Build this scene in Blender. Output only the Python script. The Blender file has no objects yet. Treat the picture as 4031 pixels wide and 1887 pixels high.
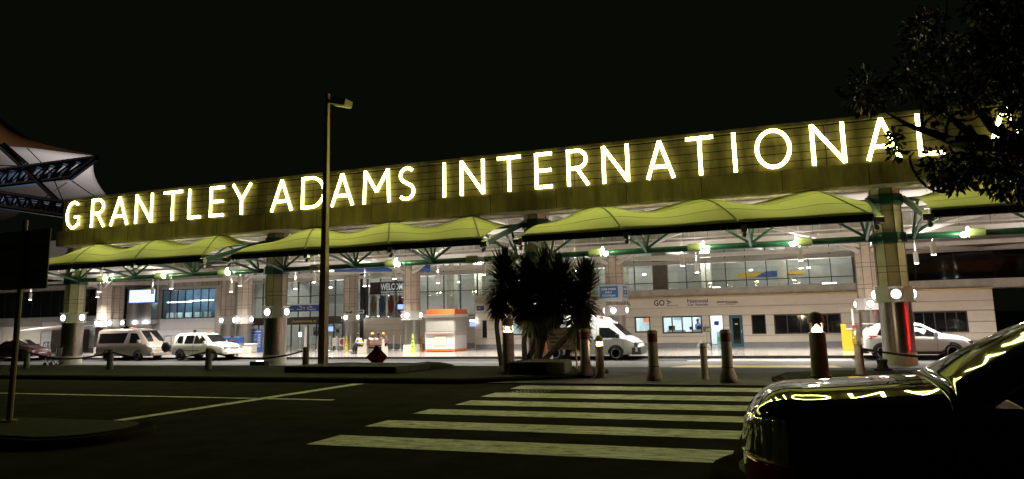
import bpy, bmesh, math, random
from mathutils import Vector, Matrix
from math import sin, cos, pi, radians, sqrt, atan2
random.seed(7)
scn = bpy.context.scene
col = scn.collection

# ------------------------------------------------------------------ camera
PITCH, YAW, ROLL = 0.15575, 0.35914, 0.022039
CAM = Vector((0, 0, 1.86))
FPX = 2910.75                       # focal length in pixels of the 4031 px wide photograph
SHY = -146.1                        # principal point lies above the picture centre
_xh = Vector((cos(YAW), sin(YAW), 0)); _yh = Vector((-sin(YAW), cos(YAW), 0)); _z = Vector((0, 0, 1))
_f = _yh*cos(PITCH) + _z*sin(PITCH); _u0 = -_yh*sin(PITCH) + _z*cos(PITCH)
_r = _xh*cos(ROLL) - _u0*sin(ROLL); _u = _xh*sin(ROLL) + _u0*cos(ROLL)
cam = bpy.data.cameras.new('camera'); co = bpy.data.objects.new('camera', cam); col.objects.link(co)
cam.sensor_width = 36; cam.lens = 36*FPX/4031; cam.shift_y = SHY/4031
cam.clip_start = 0.05; cam.clip_end = 3000
co.matrix_world = Matrix(((_r.x, _u.x, -_f.x, CAM.x), (_r.y, _u.y, -_f.y, CAM.y), (_r.z, _u.z, -_f.z, CAM.z), (0, 0, 0, 1)))
scn.camera = co

# ------------------------------------------------------------------ world (night), exposure
w = bpy.data.worlds.new('World'); scn.world = w; w.use_nodes = True
bg = w.node_tree.nodes['Background']; bg.inputs[0].default_value = (0.75, 0.95, 0.55, 1); bg.inputs[1].default_value = 0.0024
scn.view_settings.view_transform = 'Standard'; scn.view_settings.look = 'None'
scn.view_settings.exposure = 0.4; scn.view_settings.gamma = 1
cy = scn.cycles
cy.use_denoising = True; cy.max_bounces = 7; cy.diffuse_bounces = 3; cy.glossy_bounces = 3; cy.transparent_max_bounces = 12
cy.transmission_bounces = 4; cy.sample_clamp_indirect = 4; cy.caustics_reflective = False; cy.caustics_refractive = False
try: cy.use_light_tree = True
except Exception: pass
LIME = (0.95, 1.0, 0.26)
K_SIGN = 25; K_SPOT = 1750; K_COLLAR = 12; K_FLOOD = 28

def at(u, v, Y=None, z=None, X=None):
    """point on a plane seen at photograph pixel (u, v)"""
    d = _f + _r*((u-2015.5)/FPX) + _u*(-(v-943.5-SHY)/FPX)
    t = Y/d.y if Y is not None else ((z-CAM.z)/d.z if z is not None else X/d.x)
    return CAM + d*t
def crop(ox, oy, s): return lambda x, y, **k: at(ox+x/s, oy+y/s, **k)
c1 = crop(0, 400, 2.01); c2 = crop(0, 900, 2.01); c3 = crop(900, 900, 2.01); c4 = crop(1800, 900, 2.01); c5 = crop(2600, 900, 2.01)
c6 = crop(3100, 900, 2.0097); c7 = crop(3000, 300, 1.8555); c8 = crop(2300, 750, 2.1467); cA = crop(1500, 850, 2.862); cT = crop(3300, 0, 1.5075)

# ------------------------------------------------------------------ materials
MATS = {}
def mat(name, c, r=0.6, m=0.0, n=0.0, sc=3.0, bump=0.0, coat=0.0, c2_=None, stretch=(1, 1, 1), spec=None, bsc=None):
    if name in MATS: return MATS[name]
    M = bpy.data.materials.new(name); M.use_nodes = True; nt = M.node_tree; b = nt.nodes['Principled BSDF']
    b.inputs['Base Color'].default_value = (*c, 1); b.inputs['Roughness'].default_value = r; b.inputs['Metallic'].default_value = m
    if coat: b.inputs['Coat Weight'].default_value = coat; b.inputs['Coat Roughness'].default_value = 0.04
    if spec is not None: b.inputs['Specular IOR Level'].default_value = spec
    if n or bump:
        tc = nt.nodes.new('ShaderNodeTexCoord'); mp = nt.nodes.new('ShaderNodeMapping'); mp.inputs['Scale'].default_value = stretch
        nt.links.new(tc.outputs['Object'], mp.inputs[0])
        no = nt.nodes.new('ShaderNodeTexNoise'); no.inputs['Scale'].default_value = sc; no.inputs['Detail'].default_value = 6; no.inputs['Roughness'].default_value = 0.65
        nt.links.new(mp.outputs[0], no.inputs['Vector'])
        if n:
            cr = nt.nodes.new('ShaderNodeValToRGB'); e = cr.color_ramp.elements
            e[0].position = 0.3; e[1].position = 0.7
            d = c2_ or tuple(x*(1-n) for x in c); e[0].color = (*d, 1); e[1].color = (*(c if c2_ else tuple(min(1, x*(1+n*0.45)) for x in c)), 1)
            nt.links.new(no.outputs['Fac'], cr.inputs[0]); nt.links.new(cr.outputs[0], b.inputs['Base Color'])
            rr = nt.nodes.new('ShaderNodeMapRange'); rr.inputs[3].default_value = min(1, r*1.2); rr.inputs[4].default_value = r*0.8
            nt.links.new(no.outputs['Fac'], rr.inputs[0]); nt.links.new(rr.outputs[0], b.inputs['Roughness'])
        if bump:
            n2 = nt.nodes.new('ShaderNodeTexNoise'); n2.inputs['Scale'].default_value = bsc or sc*6; n2.inputs['Detail'].default_value = 4
            nt.links.new(mp.outputs[0], n2.inputs['Vector'])
            bp = nt.nodes.new('ShaderNodeBump'); bp.inputs['Strength'].default_value = bump; bp.inputs['Distance'].default_value = 0.02
            nt.links.new(n2.outputs['Fac'], bp.inputs['Height']); nt.links.new(bp.outputs[0], b.inputs['Normal'])
    MATS[name] = M; return M
def emit(name, c, s, base=(0.8, 0.8, 0.8)):
    if name in MATS: return MATS[name]
    M = bpy.data.materials.new(name); M.use_nodes = True; b = M.node_tree.nodes['Principled BSDF']
    b.inputs['Base Color'].default_value = (*base, 1); b.inputs['Emission Color'].default_value = (*c, 1); b.inputs['Emission Strength'].default_value = s
    MATS[name] = M; return M
def glass(name, tint=(0.85, 0.92, 0.92), refl=0.12):
    if name in MATS: return MATS[name]
    M = bpy.data.materials.new(name); M.use_nodes = True; nt = M.node_tree; nt.nodes.clear()
    o = nt.nodes.new('ShaderNodeOutputMaterial'); mx = nt.nodes.new('ShaderNodeMixShader'); t = nt.nodes.new('ShaderNodeBsdfTransparent')
    g = nt.nodes.new('ShaderNodeBsdfGlossy'); fr = nt.nodes.new('ShaderNodeFresnel'); fr.inputs[0].default_value = 1.5
    ad = nt.nodes.new('ShaderNodeMath'); ad.operation = 'ADD'; ad.inputs[1].default_value = refl-0.04; ad.use_clamp = True
    t.inputs[0].default_value = (*tint, 1); g.inputs[0].default_value = (1, 1, 1, 1); g.inputs[1].default_value = 0.02
    ge = nt.nodes.new('ShaderNodeNewGeometry'); fa = nt.nodes.new('ShaderNodeMath'); fa.operation = 'SUBTRACT'; fa.inputs[0].default_value = 1; ml = nt.nodes.new('ShaderNodeMath'); ml.operation = 'MULTIPLY'
    nt.links.new(ge.outputs['Backfacing'], fa.inputs[1]); nt.links.new(ad.outputs[0], ml.inputs[0]); nt.links.new(fa.outputs[0], ml.inputs[1])
    nt.links.new(fr.outputs[0], ad.inputs[0]); nt.links.new(ml.outputs[0], mx.inputs[0]); nt.links.new(t.outputs[0], mx.inputs[1])
    nt.links.new(g.outputs[0], mx.inputs[2]); nt.links.new(mx.outputs[0], o.inputs[0]); MATS[name] = M; return M
def node_new(M, t): return M.node_tree.nodes.new(t)

asphalt = mat('asphalt', (0.062, 0.061, 0.061), 0.95, spec=0.0, n=0.35, sc=1.1, bump=0.5, bsc=60)
roadm = mat('road_worn', (0.05, 0.049, 0.052), 0.85, spec=0.15, n=0.3, sc=0.5, bump=0.15, bsc=40, stretch=(0.4, 2, 1))
conc = mat('concrete', (0.42, 0.39, 0.34), 0.8, n=0.28, sc=1.6, bump=0.3)
conc_d = mat('concrete_dark', (0.30, 0.28, 0.245), 0.85, n=0.35, sc=1.2, bump=0.3)
conc_l = mat('concrete_pale', (0.58, 0.55, 0.50), 0.8, n=0.12, sc=1.5, bump=0.15)
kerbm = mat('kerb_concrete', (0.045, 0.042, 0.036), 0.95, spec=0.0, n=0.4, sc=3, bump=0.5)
cream = mat('cream_render', (0.70, 0.62, 0.53), 0.75, n=0.05, sc=2.5, bump=0.12)
cream_d = mat('cream_groove', (0.42, 0.36, 0.29), 0.8)
yellowtrim = mat('ochre_trim', (0.62, 0.45, 0.20), 0.7, n=0.1)
greyskirt = mat('grey_skirting', (0.27, 0.27, 0.28), 0.6, n=0.12, sc=3)
whitewall = mat('white_wall', (0.66, 0.66, 0.68), 0.7, n=0.06, sc=2)
white = mat('white_paint', (0.78, 0.75, 0.71), 0.5, n=0.06, sc=2)
ceilm = mat('ceiling_paint', (0.78, 0.74, 0.68), 0.85, n=0.15, sc=0.8)
teal = mat('teal_steel', (0.022, 0.105, 0.10), 0.38, n=0.15, sc=4, coat=0.3)
tealb = mat('blue_green_steel', (0.03, 0.105, 0.13), 0.38, n=0.15, sc=4, coat=0.3)
steel = mat('brushed_steel', (0.46, 0.42, 0.38), 0.29, m=1.0, n=0.12, sc=2, stretch=(6, 6, 0.3))
chrome = mat('chrome', (0.8, 0.8, 0.8), 0.08, m=1.0)
alum = mat('aluminium', (0.62, 0.62, 0.63), 0.35, m=0.8)
black = mat('black_rubber', (0.02, 0.02, 0.02), 0.7)
blackm = mat('black_metal', (0.025, 0.024, 0.022), 0.45)
darkg = mat('dark_glass', (0.010, 0.011, 0.012), 0.06, spec=0.6)
framem = mat('dark_frame', (0.018, 0.018, 0.018), 0.5)
brown = mat('brown_frame', (0.045, 0.032, 0.022), 0.5)
clear = glass('window_glass', (0.80, 0.84, 0.82), 0.09)
clearer = glass('shop_glass', (0.92, 0.95, 0.95), 0.06)
grassm = mat('grass_turf', (0.034, 0.038, 0.010), 0.95, spec=0.1, n=0.6, sc=14, bump=1.0, bsc=80)
paint = None

# ------------------------------------------------------------------ mesh builder
class MB:
    def __init__(s): s.v = []; s.f = []
    def add(s, vs, fs):
        o = len(s.v); s.v += [Vector(p) for p in vs]; s.f += [tuple(i+o for i in f) for f in fs]; return s
    def box(s, x0, x1, y0, y1, z0, z1):
        return s.add([(x0, y0, z0), (x1, y0, z0), (x1, y1, z0), (x0, y1, z0), (x0, y0, z1), (x1, y0, z1), (x1, y1, z1), (x0, y1, z1)],
                     [(0, 3, 2, 1), (4, 5, 6, 7), (0, 1, 5, 4), (1, 2, 6, 5), (2, 3, 7, 6), (3, 0, 4, 7)])
    def obox(s, a, b, wd, ht, up=(0, 0, 1)):          # beam of rectangular section from a to b
        a = Vector(a); b = Vector(b); d = (b-a).normalized(); sd = d.cross(Vector(up)).normalized()*wd/2; u = sd.cross(d).normalized()*ht/2
        return s.add([a-sd-u, a+sd-u, a+sd+u, a-sd+u, b-sd-u, b+sd-u, b+sd+u, b-sd+u],
                     [(0, 1, 2, 3), (7, 6, 5, 4), (0, 4, 5, 1), (1, 5, 6, 2), (2, 6, 7, 3), (3, 7, 4, 0)])
    def cyl(s, a, b, r0, r1=None, n=12, cap=True):
        a = Vector(a); b = Vector(b); r1 = r0 if r1 is None else r1; d = (b-a).normalized()
        t = d.orthogonal().normalized(); q = d.cross(t); vs = []
        for p, r in ((a, r0), (b, r1)):
            for i in range(n): vs.append(p+(t*cos(2*pi*i/n)+q*sin(2*pi*i/n))*r)
        fs = [(i, (i+1) % n, n+(i+1) % n, n+i) for i in range(n)]
        if cap: fs += [tuple(range(n-1, -1, -1)), tuple(range(n, 2*n))]
        return s.add(vs, fs)
    def tube(s, pts, r, n=8):
        pts = [Vector(p) for p in pts]; rs = r if isinstance(r, (list, tuple)) else [r]*len(pts); vs = []; t = None
        for i, p in enumerate(pts):
            d = (pts[min(i+1, len(pts)-1)]-pts[max(i-1, 0)]).normalized()
            t = d.orthogonal().normalized() if t is None else (t-d*t.dot(d)).normalized()
            q = d.cross(t)
            for k in range(n): vs.append(p+(t*cos(2*pi*k/n)+q*sin(2*pi*k/n))*rs[i])
        fs = [(i*n+k, i*n+(k+1) % n, (i+1)*n+(k+1) % n, (i+1)*n+k) for i in range(len(pts)-1) for k in range(n)]
        fs += [tuple(range(n-1, -1, -1)), tuple(range((len(pts)-1)*n, len(pts)*n))]
        return s.add(vs, fs)
    def lathe(s, prof, o=(0, 0, 0), n=16, ax='z', rot=0.0):
        o = Vector(o); vs = []
        for (r, h) in prof:
            for i in range(n):
                a = 2*pi*i/n+rot; x, y = r*cos(a), r*sin(a)
                vs.append(o+(Vector((x, y, h)) if ax == 'z' else Vector((x, h, y)) if ax == 'y' else Vector((h, x, y))))
        m = len(prof); fs = [(k*n+i, k*n+(i+1) % n, (k+1)*n+(i+1) % n, (k+1)*n+i) for k in range(m-1) for i in range(n)]
        fs += [tuple(range(n-1, -1, -1)), tuple(range((m-1)*n, m*n))]
        return s.add(vs, fs)
    def prism(s, poly, a, b, ax='y'):                  # polygon of (p, q) extruded along ax from a to b
        def P(p, q, h): return (p, h, q) if ax == 'y' else (h, p, q) if ax == 'x' else (p, q, h)
        n = len(poly); vs = [P(p, q, a) for p, q in poly]+[P(p, q, b) for p, q in poly]
        return s.add(vs, [tuple(range(n)), tuple(range(2*n-1, n-1, -1))]+[(i, n+i, n+(i+1) % n, (i+1) % n) for i in range(n)])
    def grid(s, rows):
        m, n = len(rows), len(rows[0]); vs = [p for r in rows for p in r]
        return s.add(vs, [(i*n+j, i*n+j+1, (i+1)*n+j+1, (i+1)*n+j) for i in range(m-1) for j in range(n-1)])
    def quad(s, a, b, c, d): return s.add([a, b, c, d], [(0, 1, 2, 3)])
    def xf(s, M): s.v = [M @ p for p in s.v]; return s
    def build(s, name, m, parent=None, world=False, ang=35, bevel=0, thick=0):
        off = parent.location if (world and parent is not None) else Vector((0, 0, 0))
        me = bpy.data.meshes.new(name); me.from_pydata([tuple(p-off) for p in s.v], [], s.f)
        bm = bmesh.new(); bm.from_mesh(me); bmesh.ops.recalc_face_normals(bm, faces=bm.faces)
        bm.to_mesh(me); bm.free()
        me.materials.append(m); me.polygons.foreach_set('use_smooth', [True]*len(me.polygons)); me.set_sharp_from_angle(angle=radians(ang))
        o = bpy.data.objects.new(name, me); col.objects.link(o)
        if parent is not None: o.parent = parent
        if thick:
            md = o.modifiers.new('t', 'SOLIDIFY'); md.thickness = thick; md.offset = 0
        if bevel:
            md = o.modifiers.new('b', 'BEVEL'); md.width = bevel; md.segments = 2; md.limit_method = 'ANGLE'; md.angle_limit = radians(40)
        return o
def B(*a): return MB().box(*a)
def tag(o, label=None, cat=None, group=None, kind=None):
    if label: o['label'] = label
    if cat: o['category'] = cat
    if group: o['group'] = group
    if kind: o['kind'] = kind
    return o
def thing(name, loc, label, cat, group=None, rz=0):
    o = bpy.data.objects.new(name, None); col.objects.link(o); o.location = Vector(loc); o.rotation_euler.z = rz; o.empty_display_size = 0.3
    return tag(o, label, cat, group)
def dup(root, loc, label, rz=None, parent=None):
    c = root.copy(); col.objects.link(c); c.parent = parent
    if parent is None:
        c.location = Vector(loc); c['label'] = label
        if rz is not None: c.rotation_euler.z = rz
    for ch in root.children: dup(ch, None, None, None, c)
    return c
def structure(name, mb, m, **k): return tag(mb.build(name, m, **k), kind='structure')
def lamp(name, kind, loc, e, c, parent=None, size=0.1, rot=None, spot=None, blend=0.5):
    l = bpy.data.lights.new(name, kind); l.energy = e; l.color = c
    if kind == 'SPOT': l.spot_size = spot; l.spot_blend = blend; l.shadow_soft_size = size
    elif kind == 'POINT': l.shadow_soft_size = size
    elif kind == 'AREA': l.size = size
    o = bpy.data.objects.new(name, l); col.objects.link(o); o.location = loc
    if rot: o.rotation_euler = rot
    if parent is not None: o.parent = parent
    return o
def text(s, size, loc, m, parent, name='lettering', sx=1.0, rz=0.0, bold=0.0, center=False, ext=0.004, tilt=pi/2, world=True):
    cu = bpy.data.curves.new(name, 'FONT'); cu.body = s; cu.size = size; cu.extrude = ext; cu.offset = bold; cu.resolution_u = 3
    if center: cu.align_x = 'CENTER'
    t = bpy.data.objects.new('tmp', cu); col.objects.link(t)
    me = bpy.data.meshes.new_from_object(t); bpy.data.objects.remove(t); bpy.data.curves.remove(cu)
    o = bpy.data.objects.new(name, me); col.objects.link(o); me.materials.clear(); me.materials.append(m)
    o.parent = parent; o.location = Vector(loc)-(parent.location if (parent is not None and world) else Vector()); o.rotation_euler = (tilt, 0, rz); o.scale = (sx, 1, 1)
    return o
def fit(s, a, b, cap, m, parent, bold=0.0, world=True, rz=0.0, ext=0.004):
    """lettering from point a (left end of its base line) to b (right end), capital height cap"""
    o = text(s, cap/0.72, a, m, parent, bold=bold*cap, world=world, rz=rz, ext=ext); xs_ = [v.co.x for v in o.data.vertices]
    o.scale.x = (Vector(b)-Vector(a)).length/max(0.01, max(xs_)-min(xs_)); return o
def rects_minus(x0, x1, z0, z1, ops):
    xs = sorted({x0, x1, *[v for o in ops for v in o[:2] if x0 < v < x1]}); zs = sorted({z0, z1, *[v for o in ops for v in o[2:4] if z0 < v < z1]})
    out = []
    for a, b in zip(zs, zs[1:]):
        run = None
        for p, q in zip(xs, xs[1:]):
            cx, cz = (p+q)/2, (a+b)/2
            hole = any(o[0] < cx < o[1] and o[2] < cz < o[3] for o in ops)
            if hole:
                if run: out.append((*run, a, b)); run = None
            else: run = (run[0], q) if run else (p, q)
        if run: out.append((*run, a, b))
    return out

# ================================================================== ground
structure('ground', B(-400, 400, -150, 600, -1.0, -0.32), mat('earth', (0.03, 0.03, 0.025), 0.9, n=0.3))
structure('car_park_asphalt', B(-150, 150, -60, 20.55, -0.3, 0.0), asphalt)
structure('road', B(-150, 150, 20.55, 29.0, -0.3, -0.10), roadm)
structure('far_road', B(-150, 150, 33.2, 37.4, -0.3, -0.25), roadm)
structure('median', B(-150, 150, 29.0, 33.2, -0.29, -0.135), mat('median_concrete', (0.17, 0.165, 0.155), 0.7, spec=0.2, n=0.25, sc=1.5, bump=0.2), bevel=0.02)
def tile_mat():
    M = mat('plaza_tile', (0.47, 0.43, 0.39), 0.14, n=0.14, sc=0.9); nt = M.node_tree; b = nt.nodes['Principled BSDF']
    tc = nt.nodes.new('ShaderNodeTexCoord'); br = nt.nodes.new('ShaderNodeTexBrick'); br.offset = 0; br.inputs['Scale'].default_value = 1.0
    br.inputs['Brick Width'].default_value = 0.6; br.inputs['Row Height'].default_value = 0.6; br.inputs['Mortar Size'].default_value = 0.008
    br.inputs['Color1'].default_value = (1, 1, 1, 1); br.inputs['Color2'].default_value = (0.8, 0.8, 0.8, 1); br.inputs['Mortar'].default_value = (0.35, 0.35, 0.35, 1)
    mx = nt.nodes.new('ShaderNodeMixRGB'); mx.blend_type = 'MULTIPLY'; mx.inputs[0].default_value = 1
    l = b.inputs['Base Color'].links[0].from_socket
    nt.links.new(tc.outputs['Object'], br.inputs['Vector']); nt.links.new(l, mx.inputs[1]); nt.links.new(br.outputs[0], mx.inputs[2]); nt.links.new(mx.outputs[0], b.inputs['Base Color'])
    b.inputs['Specular IOR Level'].default_value = 0.7
    return M
structure('plaza_floor', B(-150, 150, 37.4, 62, -0.29, -0.12), tile_mat(), bevel=0.015)
structure('plaza_kerb', B(-150, 150, 37.33, 37.397, -0.29, -0.123), kerbm)
# islands between the car park and the road
def island(name, poly, z, km, gm, grass_name, inset=0.22):
    structure(name, MB().prism(poly, -0.28, z, 'z'), km, bevel=0.04)
    cx = sum(p[0] for p in poly)/len(poly); cyy = sum(p[1] for p in poly)/len(poly)
    def ins(p): dx = inset if p[0] < cx else -inset; dy = inset if p[1] < cyy else -inset; return (p[0]+dx, p[1]+dy)
    if gm: structure(grass_name, MB().prism([ins(p) for p in poly], z-0.05, z+0.02, 'z'), gm, bevel=0.02)
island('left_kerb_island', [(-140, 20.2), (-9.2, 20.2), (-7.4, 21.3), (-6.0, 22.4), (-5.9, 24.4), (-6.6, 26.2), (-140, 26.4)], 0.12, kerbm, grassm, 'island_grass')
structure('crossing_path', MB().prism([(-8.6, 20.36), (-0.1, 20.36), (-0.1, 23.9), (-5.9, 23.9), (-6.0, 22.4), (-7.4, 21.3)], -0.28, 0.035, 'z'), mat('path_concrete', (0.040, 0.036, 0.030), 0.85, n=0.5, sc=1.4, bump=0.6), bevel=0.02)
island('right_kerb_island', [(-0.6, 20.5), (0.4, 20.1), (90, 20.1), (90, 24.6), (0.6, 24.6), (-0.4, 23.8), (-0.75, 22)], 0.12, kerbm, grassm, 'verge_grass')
# near kerb islands, left with the sign, right beside the black car
def rounded(cx, cyy, rx, ry, x_far, n=14, side=1):
    pts = [(cx+side*rx*cos(a), cyy+ry*sin(a)) for a in [(-pi/2+pi*i/n) for i in range(n+1)]]
    return pts+[(x_far, cyy+ry), (x_far, cyy-ry)]
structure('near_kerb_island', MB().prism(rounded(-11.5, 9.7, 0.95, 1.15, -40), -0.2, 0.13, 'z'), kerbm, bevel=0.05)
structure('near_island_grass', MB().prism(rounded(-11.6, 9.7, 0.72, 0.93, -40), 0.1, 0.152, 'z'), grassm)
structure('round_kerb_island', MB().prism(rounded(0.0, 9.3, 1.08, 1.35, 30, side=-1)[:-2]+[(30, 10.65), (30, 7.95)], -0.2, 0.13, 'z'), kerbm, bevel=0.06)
structure('round_island_soil', MB().prism(rounded(0.05, 9.3, 0.8, 1.08, 29.9, side=-1)[:-2]+[(29.9, 10.38), (29.9, 8.22)], 0.1, 0.145, 'z'), mat('soil', (0.02, 0.02, 0.013), 0.95, n=0.5, sc=12, bump=1))
# paint
def paint_mat(name, c, wear):
    M = mat(name, c, 0.62, n=0.3, sc=2.2, bump=0.3, bsc=50); nt = M.node_tree; b = nt.nodes['Principled BSDF']
    tc = nt.nodes.new('ShaderNodeTexCoord'); no = nt.nodes.new('ShaderNodeTexNoise'); no.inputs['Scale'].default_value = 5; no.inputs['Detail'].default_value = 10; no.inputs['Roughness'].default_value = 0.75
    mp = nt.nodes.new('ShaderNodeMapping'); mp.inputs['Scale'].default_value = (0.5, 1.6, 1)
    nt.links.new(tc.outputs['Object'], mp.inputs[0]); nt.links.new(mp.outputs[0], no.inputs['Vector'])
    cr = nt.nodes.new('ShaderNodeValToRGB'); cr.color_ramp.elements[0].position = wear; cr.color_ramp.elements[1].position = wear+0.16
    mx = nt.nodes.new('ShaderNodeMixRGB'); mx.inputs[1].default_value = (0.07, 0.07, 0.06, 1); l = b.inputs['Base Color'].links[0].from_socket
    nt.links.new(no.outputs['Fac'], cr.inputs[0]); nt.links.new(cr.outputs[0], mx.inputs[0]); nt.links.new(l, mx.inputs[2]); nt.links.new(mx.outputs[0], b.inputs['Base Color'])
    return M
paintm = paint_mat('road_paint', (0.78, 0.78, 0.76), 0.36)
m_ = MB()
for y0, y1, xl in ((10.0, 10.93, -7.25), (11.92, 12.75, -7.4), (13.72, 14.5, -7.4), (15.3, 16.2, -7.2), (16.98, 17.95, -7.3), (19.0, 19.95, -7.3)):
    m_.box(xl, -0.93, y0, y1, -0.01, 0.004)
structure('crossing_stripes', m_, paintm)
m_ = MB(); m_.box(-60, -10.65, 15.62, 15.80, -0.01, 0.004); structure('bay_line', m_, paintm)
m_ = MB(); m_.add([(-13.05, 11.45, .008), (-12.75, 11.45, .008), (-12.35, 19.9, .008), (-12.75, 19.9, .008)], [(0, 1, 2, 3)]); structure('lane_line', m_, paintm)
# far crossing, yellow kerb ramp, arrow lines
m_ = MB()
for k in range(6): m_.box(-6.1+k*0.42, 2.2, 33.45+k*0.62, 33.75+k*0.62, -0.26, -0.246)
structure('far_crossing_stripes', m_, mat('far_paint', (0.5, 0.49, 0.47), 0.5, n=0.15))
structure('kerb_ramp', MB().prism([(-4.9, 29.02), (-4.2, 30.6), (1.2, 30.6), (1.5, 29.02)], -0.14, -0.131, 'z'), mat('yellow_paint', (0.62, 0.42, 0.10), 0.6, n=0.2, sc=3))
m_ = MB(); m_.box(-70, -7.5, 34.2, 34.32, -0.26, -0.246); m_.box(-9.5, -6.4, 33.25, 33.4, -0.26, -0.246); m_.box(5, 60, 34.2, 34.32, -0.26, -0.246); structure('far_lane_line', m_, MATS['far_paint'])
m_ = MB(); m_.box(-140, -4.9, 28.93, 28.998, -0.13, -0.128); m_.box(1.5, 140, 28.93, 28.998, -0.13, -0.128); structure('median_kerb', m_, kerbm)
g_ = MB()
for i in range(5):
    for j in range(9): g_.box(-7.0+j*0.11+i*0.03, -6.94+j*0.11+i*0.03, 17.98+i*0.2, 18.12+i*0.2, 0.0, 0.006)
tag(g_.build('drain_grate', mat('cast_iron', (0.02, 0.02, 0.018), 0.5, m=0.4)), 'dark slotted drain grate set in the nearer road between two crossing stripes', 'drain grate')

# ================================================================== terminal
term = thing('airport_terminal', (-39, 30, -0.13), 'long concrete airport terminal with deep sign fascia over a lit arrivals hall', 'building')
XL, XR, YF = -38.35, 34.0, 29.9
fm = mat('fascia_concrete', (0.80, 0.66, 0.48), 0.85, n=0.5, sc=1.0, bump=0.3, stretch=(2.2, 1, 0.45))
# stained lower beam
b_ = B(XL-0.35, XR, YF-0.15, YF+1.3, 6.43, 7.26)
b_.build('fascia_beam', fm, term, True, bevel=0.02)
m_ = MB()
for k in range(24): m_.box(XL+2.0+k*3.02, XL+2.025+k*3.02, YF-0.156, YF-0.14, 6.44, 7.25)
m_.build('beam_joint', mat('joint_dark', (0.10, 0.09, 0.07), 0.9), term, True).data
# upper panelled wall, courses with grooves
MB().box(XL, XR, YF+0.05, YF+0.4, 7.26, 9.0).build('fascia_backing', mat('groove_dark', (0.07, 0.065, 0.045), 0.9), term, True)
m_ = MB(); zs = [7.30, 7.62, 7.95, 8.28, 8.61, 8.9]
for i in range(5):
    x = XL+0.3
    k = 0
    while x < XR-0.3:
        x2 = min(x+3.3, XR-0.05)
        m_.box(x, x2-0.03 if (k+i) % 1 == 0 else x2, YF, YF+0.1, zs[i], zs[i+1]-0.035); x = x2; k += 1
m_.build('fascia_panels', fm, term, True)
MB().box(XL-0.06, XR, YF-0.06, YF+0.5, 8.93, 9.10).box(XL-0.05, XL+0.25, YF-0.05, YF+0.5, 7.26, 8.93).build('coping', fm, term, True, bevel=0.015)
# roof slab, ceiling ribs
MB().box(XL, XR, 31.2, 60, 7.35, 7.7).build('roof', ceilm, term, True)
m_ = MB()
for k in range(32): x = XL+0.6+k*2.34; m_.box(x, x+0.28, 31.2, 51.0, 6.85, 7.35)
m_.build('ceiling_ribs', conc, term, True)
m_ = MB(); m_.box(XL, XR, 32.4, 32.8, 6.55, 7.0); m_.box(XL, XR, 37.2, 37.5, 6.5, 6.9); m_.build('ceiling_beam', conc_l, term, True)
m_ = MB(); m_.box(-60, XR, 43.5, 44.5, 6.08, 6.95); m_.build('inner_beam', conc, term, True)
m_ = MB()
for k in range(66): m_.box(-59+k*1.4, -58.97+k*1.4, 43.49, 43.51, 6.1, 6.94)
m_.build('beam_joint', MATS['joint_dark'], term, True)
wst = mat('white_steel', (0.70, 0.67, 0.63), 0.5, n=0.08)
m_ = MB(); m_.box(-56, XR, 43.0, 43.35, 5.78, 6.02); m_.build('long_girder', wst, term, True)
m_ = MB(); m_.box(-56, XR, 44.9, 45.1, 5.2, 5.42); m_.box(-42, XR, 50.2, 50.4, 5.2, 5.42)
X2 = [3.71-13.75*k for k in range(-2, 5)]
for x in X2:
    for sx in (-1, 1):
        m_.obox((x+sx*0.3, 44.0, 5.3), (x+sx*6.8, 50.3, 5.3), 0.16, 0.22); m_.obox((x+sx*0.3, 43.6, 5.0), (x+sx*2.3, 42.8, 5.95), 0.16, 0.2)
        m_.obox((x+sx*0.3, 43.6, 5.3), (x+sx*6.8, 37.4, 6.6), 0.14, 0.18)
m_.build('roof_bracing', wst, term, True)
m_ = MB()
for k in range(26): x = -36+k*2.5; m_.cyl((x, 35.2, 6.1), (x, 35.2, 6.85), 0.02, n=5); m_.cyl((x+1, 40, 5.9), (x+1, 40, 6.9), 0.02, n=5)
m_.tube([(-37, 35.2, 6.1), (30, 35.2, 6.1)], 0.05); m_.tube([(-37, 40, 5.9), (30, 40, 5.9)], 0.04); m_.build('ceiling_pipes', wst, term, True)
# blue ceiling banner (curved)
rows = []
for i in range(2):
    rows.append([Vector((-29.8+j*0.62, 43.9+i*0.04, (5.05 if i == 0 else 5.55)+(0.28*(i == 0)*(1-j/12)))) for j in range(13)])
MB().grid([[p for p in rows[0]], [p for p in rows[1]]]).build('blue_banner', mat('blue_cloth', (0.03, 0.10, 0.38), 0.6, n=0.1), term, True, thick=0.04)

# ---- rental block (Y 47.2)
YR = 47.2
def window(x0, x1, z0, z1, Y, n, fm_, gm, parent, fw=0.07, trans=None, name='window', back=None):
    f = MB(); f.box(x0, x1, Y-0.02, Y+0.08, z1-fw, z1).box(x0, x1, Y-0.02, Y+0.08, z0, z0+fw)
    f.box(x0, x0+fw, Y-0.02, Y+0.08, z0+fw, z1-fw).box(x1-fw, x1, Y-0.02, Y+0.08, z0+fw, z1-fw)
    for k in range(1, n): x = x0+(x1-x0)*k/n; f.box(x-fw*0.4, x+fw*0.4, Y-0.015, Y+0.06, z0+fw, z1-fw)
    if trans: f.box(x0+fw, x1-fw, Y-0.012, Y+0.05, trans-0.03, trans+0.03)
    o = f.build(name, fm_, parent, True)
    p = B(x0+fw*0.5, x1-fw*0.5, Y+0.02, Y+0.03, z0+fw*0.5, z1-fw*0.5).build('pane', gm, o)
    p.location = -parent.location
    return o
rent = thing('rental_office_block', (-5, YR, -0.12), 'cream single-storey rental office block with lit doorway and painted shop names', 'building')
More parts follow.
